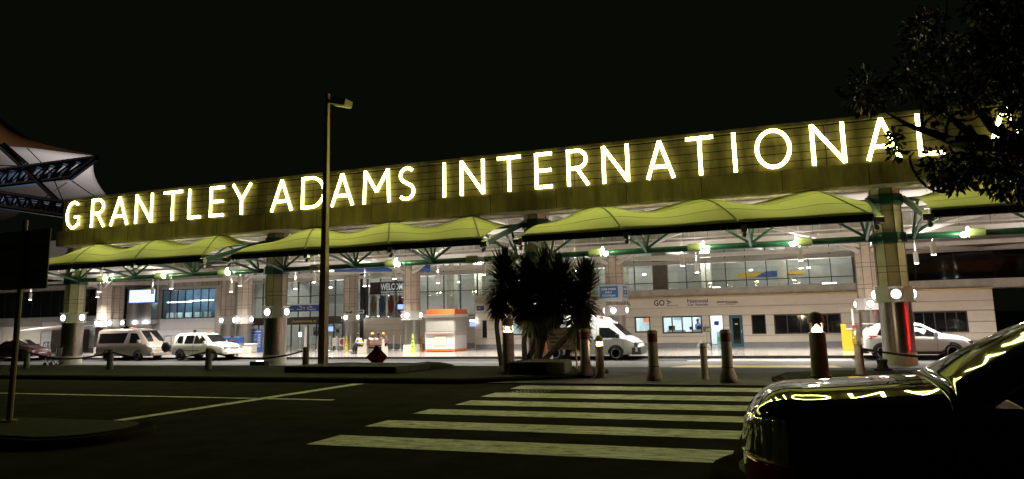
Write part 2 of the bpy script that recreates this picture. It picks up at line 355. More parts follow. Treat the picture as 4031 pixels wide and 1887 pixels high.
ops = [(-7.86, -5.41, 0.72, 1.79), (-4.93, -4.19, -0.12, 1.77), (-3.81, -3.02, -0.11, 1.78), (-2.52, -1.70, 0.62, 1.78), (-1.24, 2.44, 0.6, 1.76), (6.15, 8.81, 0.58, 1.74),
       (-20.1, -19.75, 0.6, 1.78), (-18.0, -16.1, 0.75, 1.8), (-9.6, -8.6, 0.8, 1.8)]
zc = [0.14, 0.54, 1.15, 1.76, 2.29, 2.9]
m_ = MB()
for a, b in zip(zc, zc[1:]):
    for r_ in rects_minus(-20.6, 10.1, a+0.015, b-0.015, ops): m_.box(r_[0], r_[1], YR, YR+0.06, r_[2], r_[3])
m_.build('wall', cream, rent, True, bevel=0.006)
m_ = MB()
for r_ in rects_minus(-20.58, 10.08, 0.0, 2.9, ops): m_.box(r_[0], r_[1], YR+0.06, YR+0.25, r_[2], r_[3])
m_.build('wall_backing', cream_d, rent, True)
m_ = MB()
for r_ in rects_minus(-20.6, 10.1, -0.12, 0.14, ops): m_.box(r_[0], r_[1], YR-0.012, YR+0.07, r_[2], r_[3])
m_.build('skirting', greyskirt, rent, True)
for k, (x0, x1) in enumerate(((-20.6, -20.35), (9.85, 10.1))): B(x0 if k else x0, x1, YR+0.25, 52, -0.12, 2.9).build('side_wall', cream, rent, True)
B(-20.65, 10.15, YR-0.05, YR+0.3, 2.9, 2.98).build('cornice', yellowtrim, rent, True, bevel=0.01)
B(-20.6, 34, YR+0.12, 51.4, 2.98, 3.47).build('parapet', conc, rent, True, bevel=0.02)
window(-7.86, -5.41, 0.72, 1.79, YR+0.08, 4, brown, clearer, rent, 0.09)
window(-2.52, -1.70, 0.62, 1.78, YR+0.08, 1, brown, darkg, rent, 0.06)
window(-1.24, 2.44, 0.6, 1.76, YR+0.08, 5, brown, darkg, rent, 0.07)
window(6.15, 8.81, 0.58, 1.74, YR+0.08, 5, brown, darkg, rent, 0.07)
window(-20.1, -19.75, 0.6, 1.78, YR+0.08, 1, brown, darkg, rent, 0.04)
window(-18.0, -16.1, 0.75, 1.8, YR+0.08, 2, brown, clearer, rent, 0.09)
window(-9.6, -8.6, 0.8, 1.8, YR+0.08, 1, brown, clearer, rent, 0.09)
# blue door, lit doorway
d = B(-3.79, -3.04, YR+0.06, YR+0.11, -0.1, 1.77).build('door', mat('blue_door', (0.03, 0.11, 0.17), 0.4), rent, True)
for nm, bx, m2 in (('glass_panel', (-3.62, -3.2, YR+0.045, YR+0.058, 0.06, 1.6), darkg), ('notice', (-3.48, -3.32, YR+0.036, YR+0.043, 1.2, 1.28), mat('yellow_notice', (0.7, 0.6, 0.2), 0.6)), ('handle', (-3.14, -3.1, YR+0.0, YR+0.055, 0.72, 0.88), alum)):
    o = B(*bx).build(nm, m2, d); o.location = -rent.location
f = MB().box(-4.97, -4.93, YR-0.02, YR+0.2, -0.12, 1.81).box(-4.19, -4.15, YR-0.02, YR+0.2, -0.12, 1.81).box(-4.93, -4.19, YR-0.02, YR+0.2, 1.77, 1.81).build('door_frame', framem, rent, True)
# lit office interior
off = MB(); off.box(-9.7, -4.0, 50.9, 51.0, -0.1, 2.8).box(-9.8, -9.7, YR+0.3, 51, -0.1, 2.8).box(-4.1, -4.0, YR+0.3, 51, -0.1, 2.8).box(-9.7, -4.1, YR+0.3, 50.9, 2.7, 2.8)
off.build('office_wall', mat('office_white', (0.75, 0.8, 0.82), 0.6), rent, True)
off = MB(); off.box(-18.6, -15.6, 50.0, 50.1, -0.1, 2.8).box(-18.7, -18.6, YR+0.3, 50.1, -0.1, 2.8).box(-15.6, -15.5, YR+0.3, 50.1, -0.1, 2.8).box(-18.6, -15.6, YR+0.3, 50, 2.7, 2.8)
off.build('office_wall', MATS['office_white'], rent, True)
lt = emit('office_tube', (0.85, 0.97, 1.0), 34)
MB().box(-8.8, -7.4, 48.6, 48.9, 2.6, 2.69).box(-6.6, -5.4, 48.6, 48.9, 2.6, 2.69).box(-4.85, -4.35, 48.4, 49.4, 2.6, 2.69).box(-17.8, -16.4, 48.5, 48.8, 2.6, 2.69).build('ceiling_light', lt, rent, True)
MB().box(-7.75, -6.6, 48.3, 48.7, 0.5, 0.9).box(-6.2, -5.45, 48.3, 48.7, 0.5, 0.92).box(-4.75, -4.35, 48.9, 49.3, -0.1, 0.75).build('counter', mat('counter_grey', (0.35, 0.42, 0.48), 0.5), rent, True)
MB().box(-7.65, -7.25, 48.35, 48.4, 0.9, 1.18).box(-6.35, -6.15, 48.4, 48.45, 0.92, 1.1).box(-5.9, -5.6, 48.4, 48.45, 0.92, 1.15).build('monitor', black, rent, True)
MB().box(-7.7, -7.1, 50.8, 50.88, 1.55, 1.95).box(-6.1, -5.5, 50.8, 50.88, 1.3, 1.9).build('wall_poster', mat('grey_poster', (0.3, 0.4, 0.45), 0.5), rent, True)
MB().box(-4.78, -4.5, 48.0, 48.03, 1.18, 1.42).build('office_sign', mat('deep_blue', (0.02, 0.02, 0.35), 0.5), rent, True)
MB().box(-4.72, -4.4, 48.87, 48.9, 0.15, 0.45).build('green_sign', mat('green_sign', (0.03, 0.4, 0.12), 0.5), rent, True)
MB().box(-17.7, -17.0, 49.9, 49.98, 0.6, 1.7).box(-16.8, -16.2, 49.9, 49.98, 0.7, 1.6).build('wall_poster', mat('blue_poster', (0.10, 0.25, 0.65), 0.5), rent, True)
MB().box(-9.4, -8.7, 49.2, 49.3, 1.45, 1.75).build('orange_poster', mat('orange_poster', (0.8, 0.2, 0.05), 0.5), rent, True)
# painted names
navy = mat('navy_paint', (0.02, 0.03, 0.12), 0.6); dkp = mat('dark_paint', (0.03, 0.02, 0.03), 0.6)
p0 = lambda x, y: c5(x, y, Y=YR-0.004)
a = p0(-245/1+200, 0)
pq = lambda x, y: c4(x, y, Y=YR-0.004)
fit('GO', pq(1555, 612), pq(1640, 610), 0.36, dkp, rent, 0.03); fit('RENT A CAR', pq(1660, 618), pq(1745, 615), 0.10, dkp, rent, 0.01)
def tri(pts, m2, nm='logo'): return MB().add([*pts, *[p+Vector((0, -0.006, 0)) for p in pts]], [tuple(range(len(pts))), tuple(range(2*len(pts)-1, len(pts)-1, -1))]).build(nm, m2, rent, True)
tri([c4(1650, 562, Y=YR-.004), c4(1700, 582, Y=YR-.004), c4(1665, 583, Y=YR-.004)], mat('slate_paint', (0.05, 0.09, 0.1), 0.6), 'plane_logo')
tri([c4(1652, 604, Y=YR-.004), c4(1665, 587, Y=YR-.004), c4(1700, 585, Y=YR-.004), c4(1670, 600, Y=YR-.004)], mat('green_paint', (0.08, 0.42, 0.35), 0.6), 'plane_logo')
fit('National', p0(210, 589), p0(373, 586), 0.235, navy, rent, 0.02); fit('Car Rentals', p0(214, 613), p0(377, 610), 0.13, navy, rent, 0.03)
fit('Rentals', p0(514, 593), p0(611, 592), 0.165, dkp, rent, 0.03); fit('Barbados Car Rental Experts', p0(463, 606), p0(593, 604), 0.05, dkp, rent, 0.02)
a, b = p0(445, 588), p0(508, 575); B(a.x, b.x, YR-0.01, YR-0.002, a.z, b.z).build('logo_bar', mat('grey_paint', (0.12, 0.13, 0.16), 0.6), rent, True)
MB().tube([p0(465, 568), p0(485, 552), p0(500, 566)], 0.012, 5).build('roof_logo', yellowtrim, rent, True)
fit('RENTAL', pq(1262, 611), pq(1372, 608), 0.26, navy, rent, 0.03); a, b = c4(1338, 622, Y=YR), c4(1372, 614, Y=YR); B(a.x, b.x, YR-0.012, YR-0.002, a.z, b.z).build('logo_bar', yellowtrim, rent, True)
a, b = c4(155, 650, Y=YR-0.05), c4(210, 612, Y=YR-0.05); B(a.x, b.x, YR-0.08, YR-0.01, a.z, b.z).build('name_board', mat('blue_board', (0.03, 0.06, 0.25), 0.5), rent, True)
text('CIBC', 0.1, (a.x+0.1, YR-0.085, (a.z+b.z)/2-0.03), white, rent)

# ---- upper glazing & arrivals curtain wall (Y 50.8)
YG = 50.8
def glazing(x0, x1, z0, z1, n, trans, name='curtain_wall', gm=clear, Y=YG, fw=0.05):
    f = MB()
    for k in range(n+1): x = x0+(x1-x0)*k/n; f.box(x-fw/2, x+fw/2, Y-0.06, Y+0.06, z0, z1)
    for z in [z0+0.03, z1-0.03]+trans: f.box(x0, x1, Y-0.05, Y+0.05, z-fw/2, z+fw/2)
    o = f.build(name, framem, term, True)
    p = B(x0, x1, Y+0.0, Y+0.012, z0, z1).build('pane', gm, o); p.location = -term.location
    return o
glazing(-20.4, -8.9, 3.47, 7.0, 9, [4.02])
glazing(-7.95, 3.55, 3.47, 7.0, 9, [4.02])
B(3.6, 34, YG, YG+0.3, 5.5, 7.0).build('upper_wall', conc, term, True)
window(4.9, 34, 3.5, 5.5, YG, 14, framem, darkg, term, 0.06, name='dark_window')
B(-8.9, -7.95, YG-0.15, YG+0.6, 3.47, 7).build('pier', conc_d, term, True); B(3.55, 4.9, YG-0.15, YG+0.6, 3.47, 5.5).build('pier', conc_d, term, True)
glazing(-31.6, -20.6, 2.13, 7.0, 8, [4.02])
glazing(-42.6, -32.0, 2.3, 7.0, 9, [4.02])
B(-32.0, -31.6, YG-0.1, YG+0.5, -0.12, 7).build('pier', framem, term, True)
m_ = MB()
for a, b in ((0.14, 0.66), (0.66, 1.15), (1.15, 1.64), (1.64, 2.13)): m_.box(-31.6, -20.65, YG-0.2, YG-0.02, a+0.012, b-0.012)
m_.build('low_wall', cream, term, True, bevel=0.006)
B(-31.58, -20.65, YG-0.18, YG+0.1, -0.12, 2.12).build('wall_backing', cream_d, term, True)
B(-31.6, -20.65, YG-0.22, YG-0.18, -0.12, 0.14).build('skirting', greyskirt, term, True)
# arrivals entrance
B(-42.6, -32.0, YG-0.08, YG+0.1, 1.75, 2.3).build('entrance_beam', mat('bronze_panel', (0.10, 0.08, 0.06), 0.4, m=0.3), term, True)
fit('ARRIVALS', c3(500, 745, Y=YG-0.1), c3(692, 737, Y=YG-0.1), 0.16, mat('brass_letters', (0.75, 0.58, 0.18), 0.4), term, 0.04)
f = MB()
for k in range(14): x = -42.6+k*0.815; f.box(x-0.035, x+0.035, YG-0.05, YG+0.05, -0.12, 1.75)
o = f.build('entrance_door', framem, term, True)
p = B(-42.6, -32.0, YG, YG+0.01, -0.12, 1.75).build('pane', clear, o); p.location = -term.location
# hall interior behind the glazing
m_ = MB(); m_.box(-42.6, 4.9, 61.0, 61.2, -0.1, 7.3); m_.box(-42.7, -42.5, 51.2, 61, -0.1, 7.3); m_.box(4.9, 5.1, 51.5, 61, 3.47, 7.3)
m_.build('hall_wall', mat('hall_grey', (0.55, 0.54, 0.52), 0.7, n=0.2, sc=0.6), term, True)
B(-20.6, 4.9, 51.4, 61, 3.2, 3.44).build('upper_floor', conc_l, term, True)
m_ = MB()
for k in range(8): x = -41+k*6.2; m_.obox((x, 51.2, 6.7), (x+3.5, 61, 6.3), 0.2, 0.3); m_.obox((x+3, 51.5, 5.6), (x-2, 60.8, 5.9), 0.14, 0.16)
for y in (53.5, 57): m_.box(-42, 4.8, y, y+0.18, 5.6, 5.8)
m_.build('hall_truss', wst, term, True)
m_ = MB()
for x in (-27, -24.5, -12.5, -6.3, -1): m_.box(x, x+0.7, 56, 56.7, -0.1, 7)
m_.build('hall_column', conc, term, True)
# things seen in the hall: light strips, wall flag, banner, screens
st = emit('strip_light', (0.9, 1.0, 0.97), 7)
m_ = MB()
for x, z0, z1 in ((-36.9, 2.35, 3.2), (-34.2, 2.4, 3.9), (-30.6, 2.2, 3.9), (-28.9, 2.2, 3.9), (-41.8, 2.2, 2.9)): m_.box(x, x+0.07, 52.6, 52.66, z0, z1)
for x, y in ((-14, 57), (-6, 57), (1.9, 56)): m_.box(x, x+0.9, y, y+0.3, 3.55, 3.85)
for x in (-40, -36, -32, -27, -22, -16, -11, -3, 1): m_.box(x, x+0.25, 58, 58.25, 5.0, 5.1)
m_.build('strip_light', st, term, True)
fl = c5(605, 395, Y=60.8); fr_ = c5(1140, 370, Y=60.8); fmid = c5(850, 345, Y=60.8)
w0, w1 = fl.x, fr_.x; zb = 4.62
def wall_poly(pts, Y, m2, nm): return MB().prism(pts, Y, Y+0.03, 'y').build(nm, m2, term, True)
wall_poly([(w0+0.9, zb), (w0+2.2, zb+0.42), (w0+3.4, zb+0.5), (w1-1.2, zb+0.42), (w1-0.7, zb+0.1), (w1-2.5, zb-0.02)], 60.9, mat('mural_blue', (0.03, 0.08, 0.32), 0.6), 'wall_mural')
wall_poly([(w0, zb+0.05), (w0+0.1, zb+0.35), (w0+2.0, zb+0.36), (w0+1.3, zb)], 60.86, mat('mural_yellow', (0.75, 0.45, 0.05), 0.6), 'wall_mural')
wall_poly([(w1-1.7, zb+0.38), (w1, zb+0.4), (w1, zb+0.1), (w1-1.0, zb+0.12)], 60.82, MATS['mural_yellow'], 'wall_mural')
wb = thing('welcome_banner', (-30, 53, 2.2), 'dark red welcome banner over four figure panels behind the arrivals glass', 'banner')
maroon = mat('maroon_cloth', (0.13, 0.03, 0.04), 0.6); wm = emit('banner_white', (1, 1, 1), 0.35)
a, b = c3(1118, 525, Y=52.2), c3(1400, 415, Y=52.2)
B(a.x, b.x, 52.2, 52.24, a.z, b.z).build('cloth', maroon, wb, True)
fit('WELCOME', c3(1205, 488, Y=52.15), c3(1400, 480, Y=52.15), 0.52, wm, wb, 0.04); fit('THANKS FOR CHOOSING', c3(1205, 522, Y=52.15), c3(1400, 516, Y=52.15), 0.24, wm, wb, 0.03)
for k in range(4):
    a, b = c3(1118+k*70, 698, Y=52.2), c3(1175+k*70, 532, Y=52.2)
    B(a.x, b.x, 52.2, 52.24, a.z, b.z).build('figure_panel', mat('panel_white', (0.5, 0.5, 0.5), 0.6), wb, True)
    cx = (a.x+b.x)/2; mm = (mat('skin_print', (0.4, 0.2, 0.12), 0.6), mat('blue_print', (0.08, 0.15, 0.35), 0.6), mat('red_print', (0.45, 0.06, 0.06), 0.6), MATS['red_print'] if 'red_print' in MATS else None)[k]
    mm = mm or MATS['red_print']
    MB().lathe([(0.01, a.z+0.2), (0.2, a.z+0.5), (0.28, a.z+1.0), (0.12, a.z+1.35), (0.16, a.z+1.5), (0.02, a.z+1.72)], (cx, 52.3, 0), 10).xf(Matrix.Scale(0.1, 4, Vector((0, 1, 0)))).xf(Matrix.Translation((0, 52.17*0.9+0.0, 0))).build('figure_print', mm, wb, True)
sc_ = emit('screen_blue', (0.25, 0.35, 1.0), 2.2)
def screen(x0, x1, z0, z1, Y, label, m2=sc_, nm='information_screen'):
    t = thing(nm, ((x0+x1)/2, Y, z0), label, 'screen')
    B(x0-0.05, x1+0.05, Y, Y+0.08, z0-0.05, z1+0.05).build('casing', blackm, t, True); B(x0, x1, Y-0.012, Y-0.002, z0, z1).build('display', m2, t, True)
    return t
a, b = c3(1338, 640, Y=51.8), c3(1395, 600, Y=51.8); screen(a.x, b.x, a.z, b.z, 51.8, 'glowing blue screen hanging behind the glass beside the welcome banner')
a, b = c3(770, 815, Y=52), c3(830, 775, Y=52); screen(a.x, b.x, a.z, b.z, 52, 'bright blue screen just inside the arrivals doors')
# hall lights
for x in (-38, -30, -24, -14, -6, 1):
    o = lamp('hall_light', 'POINT', Vector((x, 55.5, 6.3))-term.location, 430, (1.0, 0.98, 0.93), term, size=0.3)
for x in (-37, -28): lamp('hall_light', 'POINT', Vector((x, 54, 1.9))-term.location, 60, (1.0, 0.95, 0.85), term, size=0.2)

# ---- left wing
lw = thing('left_wing', (-60, 47.2, -0.12), 'pale left wing of the terminal with dark ribbon windows behind the parked taxis', 'building')
opsl = [(-48.75, -43.15, 2.45, 4.8), (-80, -52.3, 2.86, 5.2), (-53.4, -51.9, -0.12, 4.6)]
m_ = MB()
for a, b in ((0.14, 0.6), (0.6, 1.1), (1.1, 1.6), (1.6, 2.45)):
    for r_ in rects_minus(-62.3, -42.9, a+0.012, b-0.012, opsl): m_.box(r_[0], r_[1], YR, YR+0.06, r_[2], r_[3])
m_.build('wall', whitewall, lw, True, bevel=0.006)
m_ = MB()
for r_ in rects_minus(-80, -42.92, -0.12, 5.0, opsl): m_.box(r_[0], r_[1], YR+0.06, YR+0.3, r_[2], r_[3])
m_.build('wall_backing', mat('grey_render', (0.40, 0.39, 0.37), 0.8, n=0.12), lw, True)
B(-62.3, -42.9, YR-0.01, YR+0.06, -0.12, 0.14).build('skirting', greyskirt, lw, True)
m_ = MB()
for x0, x1 in ((-80, -67.3), (-67.2, -65.1), (-65.0, -62.4)): m_.box(x0, x1, YR-0.04, YR+0.06, -0.05, 2.1)
m_.build('white_shutter', mat('shutter_white', (0.75, 0.72, 0.66), 0.6), lw, True, bevel=0.01)
MB().box(-52.3, -42.7, YR-0.25, YR+0.5, 5.0, 5.75).box(-80, -52.3, YR-0.1, YR+0.3, 5.2, 5.6).build('stained_band', mat('stained_concrete', (0.33, 0.31, 0.28), 0.85, n=0.5, sc=1.3, stretch=(1.5, 1, 0.25)), lw, True)
B(-80, -42.7, YR-0.35, YR+0.3, 5.75, 5.95).build('white_ledge', wst, lw, True)
window(-48.75, -43.15, 2.45, 4.8, YR+0.1, 7, framem, clear, lw, 0.06)
window(-80, -52.4, 2.86, 5.2, YR+0.1, 24, framem, darkg, lw, 0.06)
m_ = MB(); m_.box(-57, -46.5, 52, 52.2, 1.5, 6); m_.build('room_wall', mat('room_blue', (0.20, 0.26, 0.34), 0.7, n=0.4, sc=0.8), lw, True)
m_ = MB(); m_.box(-51, -48.3, 50, 50.2, 3.85, 3.93).box(-48.0, -45.6, 49.5, 49.7, 3.9, 3.98); m_.build('tube_light', emit('tube_green', (0.75, 1, 0.9), 5), lw, True)
for k in range(5): B(-51.5+k*1.05, -50.8+k*1.05, 50.5, 50.6, 2.3, 3.0).build('room_cabinet', mat('cabinet_white', (0.6, 0.62, 0.6), 0.6), lw, True)
lamp('room_light', 'POINT', Vector((-49.5, 49.4, 4.3))-lw.location, 260, (0.6, 0.8, 1), lw, size=0.2)
B(-80, -42.7, YR+0.3, 62, 5.75, 6.0).build('roof', conc, lw, True); B(-43.0, -42.35, YR-0.15, 51, -0.12, 5.74).build('end_pier', conc, lw, True)
m_ = MB(); m_.box(-80, -57.5, 46.9, 47.3, 6.2, 8.2); m_.box(-80, -42, 46.9, 60, 8.2, 9.6)
m_.build('upper_storey', mat('upper_grey', (0.42, 0.40, 0.40), 0.8, n=0.1), lw, True)
window(-80, -57.5, 6.3, 8.0, 46.88, 16, framem, darkg, lw, 0.12, name='upper_window')
B(-54, -42.8, 38, 47, 6.2, 6.5).build('porch_roof', conc, lw, True)
# metal clad porch hood
B(-51.6, -48.95, 46.4, 47.15, 2.05, 5.0).build('metal_panel', mat('pale_metal', (0.62, 0.63, 0.66), 0.22, m=0.85), lw, True)
MB().add([(-51.6, 46.4, 2.04), (-48.95, 46.4, 2.04), (-49.3, 47.1, 1.5), (-51.3, 47.1, 1.5)], [(0, 1, 2, 3)]).build('hood_underside', greyskirt, lw, True, thick=0.04)
B(-52.3, -51.65, 47.3, 47.4, -0.1, 4.8).build('dark_doorway', mat('dark_door', (0.03, 0.03, 0.04), 0.5), lw, True)
MB().box(-57.6, -56.2, 44.5, 46.9, -0.12, 1.75).build('kiosk_box', brown, lw, True)
MB().obox((-59, 44.2, 1.75), (-54.5, 44.2, 2.05), 3.2, 0.1).build('kiosk_awning', wst, lw, True)

# ================================================================== columns
def oct_prof(r): return r/cos(pi/8)
colm = mat('column_concrete', (0.60, 0.50, 0.42), 0.82, n=0.25, sc=2, bump=0.3)
colg = mat('column_groove', (0.20, 0.18, 0.15), 0.9)
collarm = mat('collar_enamel', (0.55, 0.53, 0.50), 0.45)
bulb = emit('collar_bulb', (1.0, 0.96, 0.90), K_COLLAR)
def column(loc, label, r=0.5, zt=6.56, bands=True, group='lamp-ringed columns under the fascia', zk=2.28, sub=1.0):
    t = thing('lamp_column', loc, label, 'column', group)
    MB().lathe([(r*1.15, -0.02), (r*1.15, 0.43), (r*1.1, 0.45)], n=24).build('base', conc_l, t)
    MB().lathe([(r*1.12, 0.45), (r*1.12, zk)], n=32).build('steel_cladding', steel, t)
    c = MB().lathe([(oct_prof(r*1.05), zk), (oct_prof(r*1.36), zk), (oct_prof(r*1.36), zk+0.05), (oct_prof(r*1.22), zk+0.055), (oct_prof(r*1.22), zk+0.55), (oct_prof(r*1.38), zk+0.56), (oct_prof(r*1.38), zk+0.6), (oct_prof(r*0.9), zk+0.61)], n=8, rot=pi/8).build('lamp_collar', collarm, t)
    for k in range(4):
        a = k*pi/2; R = Matrix.Rotation(a, 4, 'Z')
        MB().lathe([(0.19, 0), (0.19, 0.05), (0.165, 0.055)], (0, 0, 0), 16, 'y').xf(R @ Matrix.Translation((0, -r*1.22-0.05, zk+0.3))).build('lamp_rim', collarm, c)
        MB().lathe([(0.155, 0), (0.135, -0.05), (0.08, -0.085), (0.005, -0.1)], (0, 0, 0), 16, 'y').xf(R @ Matrix.Translation((0, -r*1.22-0.045, zk+0.3))).build('lamp', bulb, c)
    MB().lathe([(oct_prof(r), zk+0.6), (oct_prof(r), zt)], n=8, rot=pi/8).build('shaft', colm, t, ang=20)
    g = MB(); R0 = oct_prof(r)+0.004
    for k in range(8):
        a = k*pi/4+pi/8; g.cyl((R0*cos(a), R0*sin(a), zk+0.6), (R0*cos(a), R0*sin(a), zt), 0.018, n=5)
    z = zk+1.1
    while z < zt-0.2: g.lathe([(R0+0.003, z), (R0+0.003, z+0.03)], n=8, rot=pi/8); g.lathe([(R0+0.003, z+0.22), (R0+0.003, z+0.25)], n=8, rot=pi/8); z += 1.15
    g.build('shaft_joint', colg, t)
    if bands:
        for z0, z1 in ((4.47, 4.87), (5.93, 6.33)):
            MB().lathe([(oct_prof(r*1.2), z0), (oct_prof(r*1.2), z1)], n=8, rot=pi/8).build('steel_band', teal, t, bevel=0.015)
    return t
XC = [3.5-14.07*k for k in range(4)]
names = ['front column by the white crossover, steel cladding with red reflection', 'front column half hidden behind the spiky plants', 'front column behind the tall street lamp', 'front column at the left end of the fascia, by the wheelchair']
cA0 = column((XC[0], 31.2, -0.135), names[0])
for k in (1, 2, 3): dup(cA0, (XC[k], 31.2, -0.135), names[k])
dup(cA0, (XC[0]+14.07, 31.2, -0.135), 'front column beyond the black car at the right edge')
cB0 = column((X2[2], 44, -0.12), 'inner column just behind the white crossover', bands=False, zt=6.2, group='inner plaza columns with lamp rings', zk=2.03)
lab = {1: 'inner column far right beyond the crossover', 3: 'inner column carrying the car park pay station box', 4: 'inner column between the bench and the orange kiosk', 5: 'inner column beside the blue fares board', 6: 'inner column behind the beige minibus'}
for k, l in lab.items(): dup(cB0, (X2[k], 44, -0.12), l)
dup(cB0, (-31.95, 49.3, -0.12), 'rear column by the arrivals doors with the brown security sign'); dup(cB0, (-41.35, 46.6, -0.12), 'rear column right of the blue-lit office windows')
dup(cB0, (-52.0, 45.8, -0.12), 'rear column nearly touching the one behind the beige minibus')

# ================================================================== canopies
def fabric():
    M = bpy.data.materials.new('canopy_fabric'); M.use_nodes = True; nt = M.node_tree; b = nt.nodes['Principled BSDF']; o = nt.nodes['Material Output']
    b.inputs['Base Color'].default_value = (0.86, 0.84, 0.50, 1); b.inputs['Roughness'].default_value = 0.6; b.inputs['Specular IOR Level'].default_value = 0.2
    t = nt.nodes.new('ShaderNodeBsdfTranslucent'); t.inputs[0].default_value = (0.70, 0.72, 0.45, 1)
    mx = nt.nodes.new('ShaderNodeMixShader'); mx.inputs[0].default_value = 0.35
    no = nt.nodes.new('ShaderNodeTexNoise'); no.inputs['Scale'].default_value = 0.9; no.inputs['Detail'].default_value = 5
    cr = nt.nodes.new('ShaderNodeValToRGB'); cr.color_ramp.elements[0].color = (0.76, 0.74, 0.40, 1); cr.color_ramp.elements[1].color = (0.92, 0.90, 0.52, 1)
    nt.links.new(no.outputs['Fac'], cr.inputs[0]); nt.links.new(cr.outputs[0], b.inputs['Base Color'])
    nt.links.new(b.outputs[0], mx.inputs[1]); nt.links.new(t.outputs[0], mx.inputs[2]); nt.links.new(mx.outputs[0], o.inputs[0]); MATS['canopy_fabric'] = M; return M
fab = fabric(); seam = mat('fabric_seam', (0.20, 0.21, 0.15), 0.8)
def canopy_z(x, t):                                       # x from bay centre, t 0 front .. 1 back
    base = 5.04+1.22*sin(t*pi/2*0.93)**0.92
    ph = (x-1.9*(1-t)-0.0)/4.17                              # ribs lean sideways towards the front
    d = abs(ph-round(ph)); bump = (0.5+0.5*cos(2*pi*d))**1.15 if ph > round(ph) else (0.5+0.5*cos(2*pi*d))**0.8
    edge = max(0, (abs(x)-4.6)/1.6)
    return base+0.33*(bump-0.42)*sin(pi*min(1, t*0.62+0.0))*(1-0.5*edge)-0.28*edge*sin(pi*t*0.62)
def canopy(cx, label):
    t = thing('fabric_canopy', (cx, 31, 4.0), label, 'canopy', 'stretched fabric canopies below the sign')
    rows = []
    for j in range(17):
        q = j/16; Y = 27.0+3.45*q
        rows.append([Vector((-6.2+12.4*i/96, Y-31, canopy_z(-6.2+12.4*i/96, q)-4.0)) for i in range(97)])
    MB().grid(rows).build('fabric', fab, t, thick=0.012, ang=80)
    for k in (-1, 0, 1):
        pts = []
        for j in range(15):
            q = j/14*0.96; x = k*4.17+1.9*(1-q); pts.append(Vector((x, 27.0+3.45*q-31, canopy_z(x, q)-4.0+0.012)))
        MB().tube(pts, [0.035]*15, 6).build('rib', seam, t)
    for q in (0.28, 0.6):
        MB().tube([Vector((-6.1+12.2*i/48, 27.0+3.45*q-31, canopy_z(-6.1+12.2*i/48, q)-4.0+0.002)) for i in range(49)], 0.012, 4).build('fabric_seam', seam, t)
    rl = MB().box(-6.2, 6.2, -4.12, -3.92, 0.78, 1.03).build('front_roller', mat('roller_dark', (0.012, 0.013, 0.010), 0.7), t, bevel=0.02)
    cl = MB()
    for k in range(9): cl.box(-6.0+k*1.5, -5.97+k*1.5, -4.14, -4.05, 0.70, 0.80)
    cl.build('clip', alum, rl)
    for sx in (-1, 1):
        MB().obox((sx*6.42, 0.1, 2.05), (sx*6.36, -4.15, 0.84), 0.14, 0.2).build('side_arm', tealb, t, bevel=0.01)
        MB().lathe([(0.12, -0.12), (0.12, 0.12)], (sx*6.36, -4.2, 0.80), 12, 'x').build('arm_end', alum, t)
    MB().tube([(-6.5, -0.15, 1.95), (6.5, -0.15, 1.95)], 0.09, 10).build('back_tube', tealb, t)
    MB().tube([(-6.45, -0.25, 0.53), (6.45, -0.25, 0.53)], 0.125, 14).build('front_pipe', teal, t)
    for n_ in (-6.25, -2.08, 2.08, 6.25):
        s_ = MB()
        for dx in (-2.0, -0.28, 0.28, 2.0):
            if abs(n_+dx) < 6.5: s_.tube([(n_, -0.25, 0.6), (n_+dx, -0.2, 1.92)], 0.055, 8)
        s_.tube([(n_, -0.25, 0.6), (n_, -1.6, 1.45)], 0.05, 8)
        s_.build('fan_strut', teal, t)
        MB().tube([(n_, -0.25-3.75*sin(a*pi/2), 0.48+0.45*sin(a*pi*0.97)) for a in [i/10 for i in range(11)]], 0.06, 8).build('curved_bracket', tealb, t)
        MB().lathe([(0.08, -0.1), (0.08, 0.06)], (n_, -4.0, 0.55), 10, 'y').box(n_-0.1, n_+0.1, -4.22, -4.0, 0.66, 0.9).build('bracket_end', alum, t)
    return t
cc = [(XC[k]+XC[k+1])/2 for k in range(3)]
cv = canopy(cc[0], 'third canopy, right of the spiky plants, largest whole one in view')
dup(cv, (cc[1], 31, 4.0), 'middle canopy crossed by the tall street lamp'); dup(cv, (cc[2], 31, 4.0), 'leftmost canopy below the first word of the sign')
dup(cv, (cc[0]+14.07, 31, 4.0), 'canopy at the right edge partly behind the tree branches')
# floodlights on the pipes
fb = emit('flood_bulb', (0.95, 1.0, 0.55), 60); fb0 = mat('flood_off', (0.5, 0.5, 0.45), 0.3)
hm = mat('flood_housing', (0.30, 0.31, 0.22), 0.5, n=0.1)
def flood(x, side, on, label):
    t = thing('floodlight', (x, 30.5, 4.53), label, 'floodlight', 'floodlights along the green pipes')
    MB().lathe([(0.13, -0.3), (0.17, -0.28), (0.17, 0.22), (0.12, 0.24)], (0, 0, 0), 14, 'x').build('housing', hm, t)
    MB().lathe([(0.02, -0.02), (0.11, 0.0), (0.12, 0.08), (0.1, 0.1)], (side*0.5, -0.1, -0.06), 12, 'x').build('reflector', alum, t)
    MB().lathe([(0.02, -0.02), (0.09, 0.01), (0.125, 0.07), (0.10, 0.13), (0.02, 0.16)], (side*0.46, -0.16, -0.14), 12, 'z').build('bulb', fb if on else fb0, t)
    if on:
        MB().lathe([(0.04, 0), (0.05, 0.12), (0.02, 0.2)], (side*0.32, -0.12, 0.02), 10, 'z').build('upper_bulb', fb, t)
        lamp('flood_lamp', 'POINT', (side*0.5, -0.55, 0.2), K_FLOOD, (0.80, 1.0, 0.30), t, size=0.08)
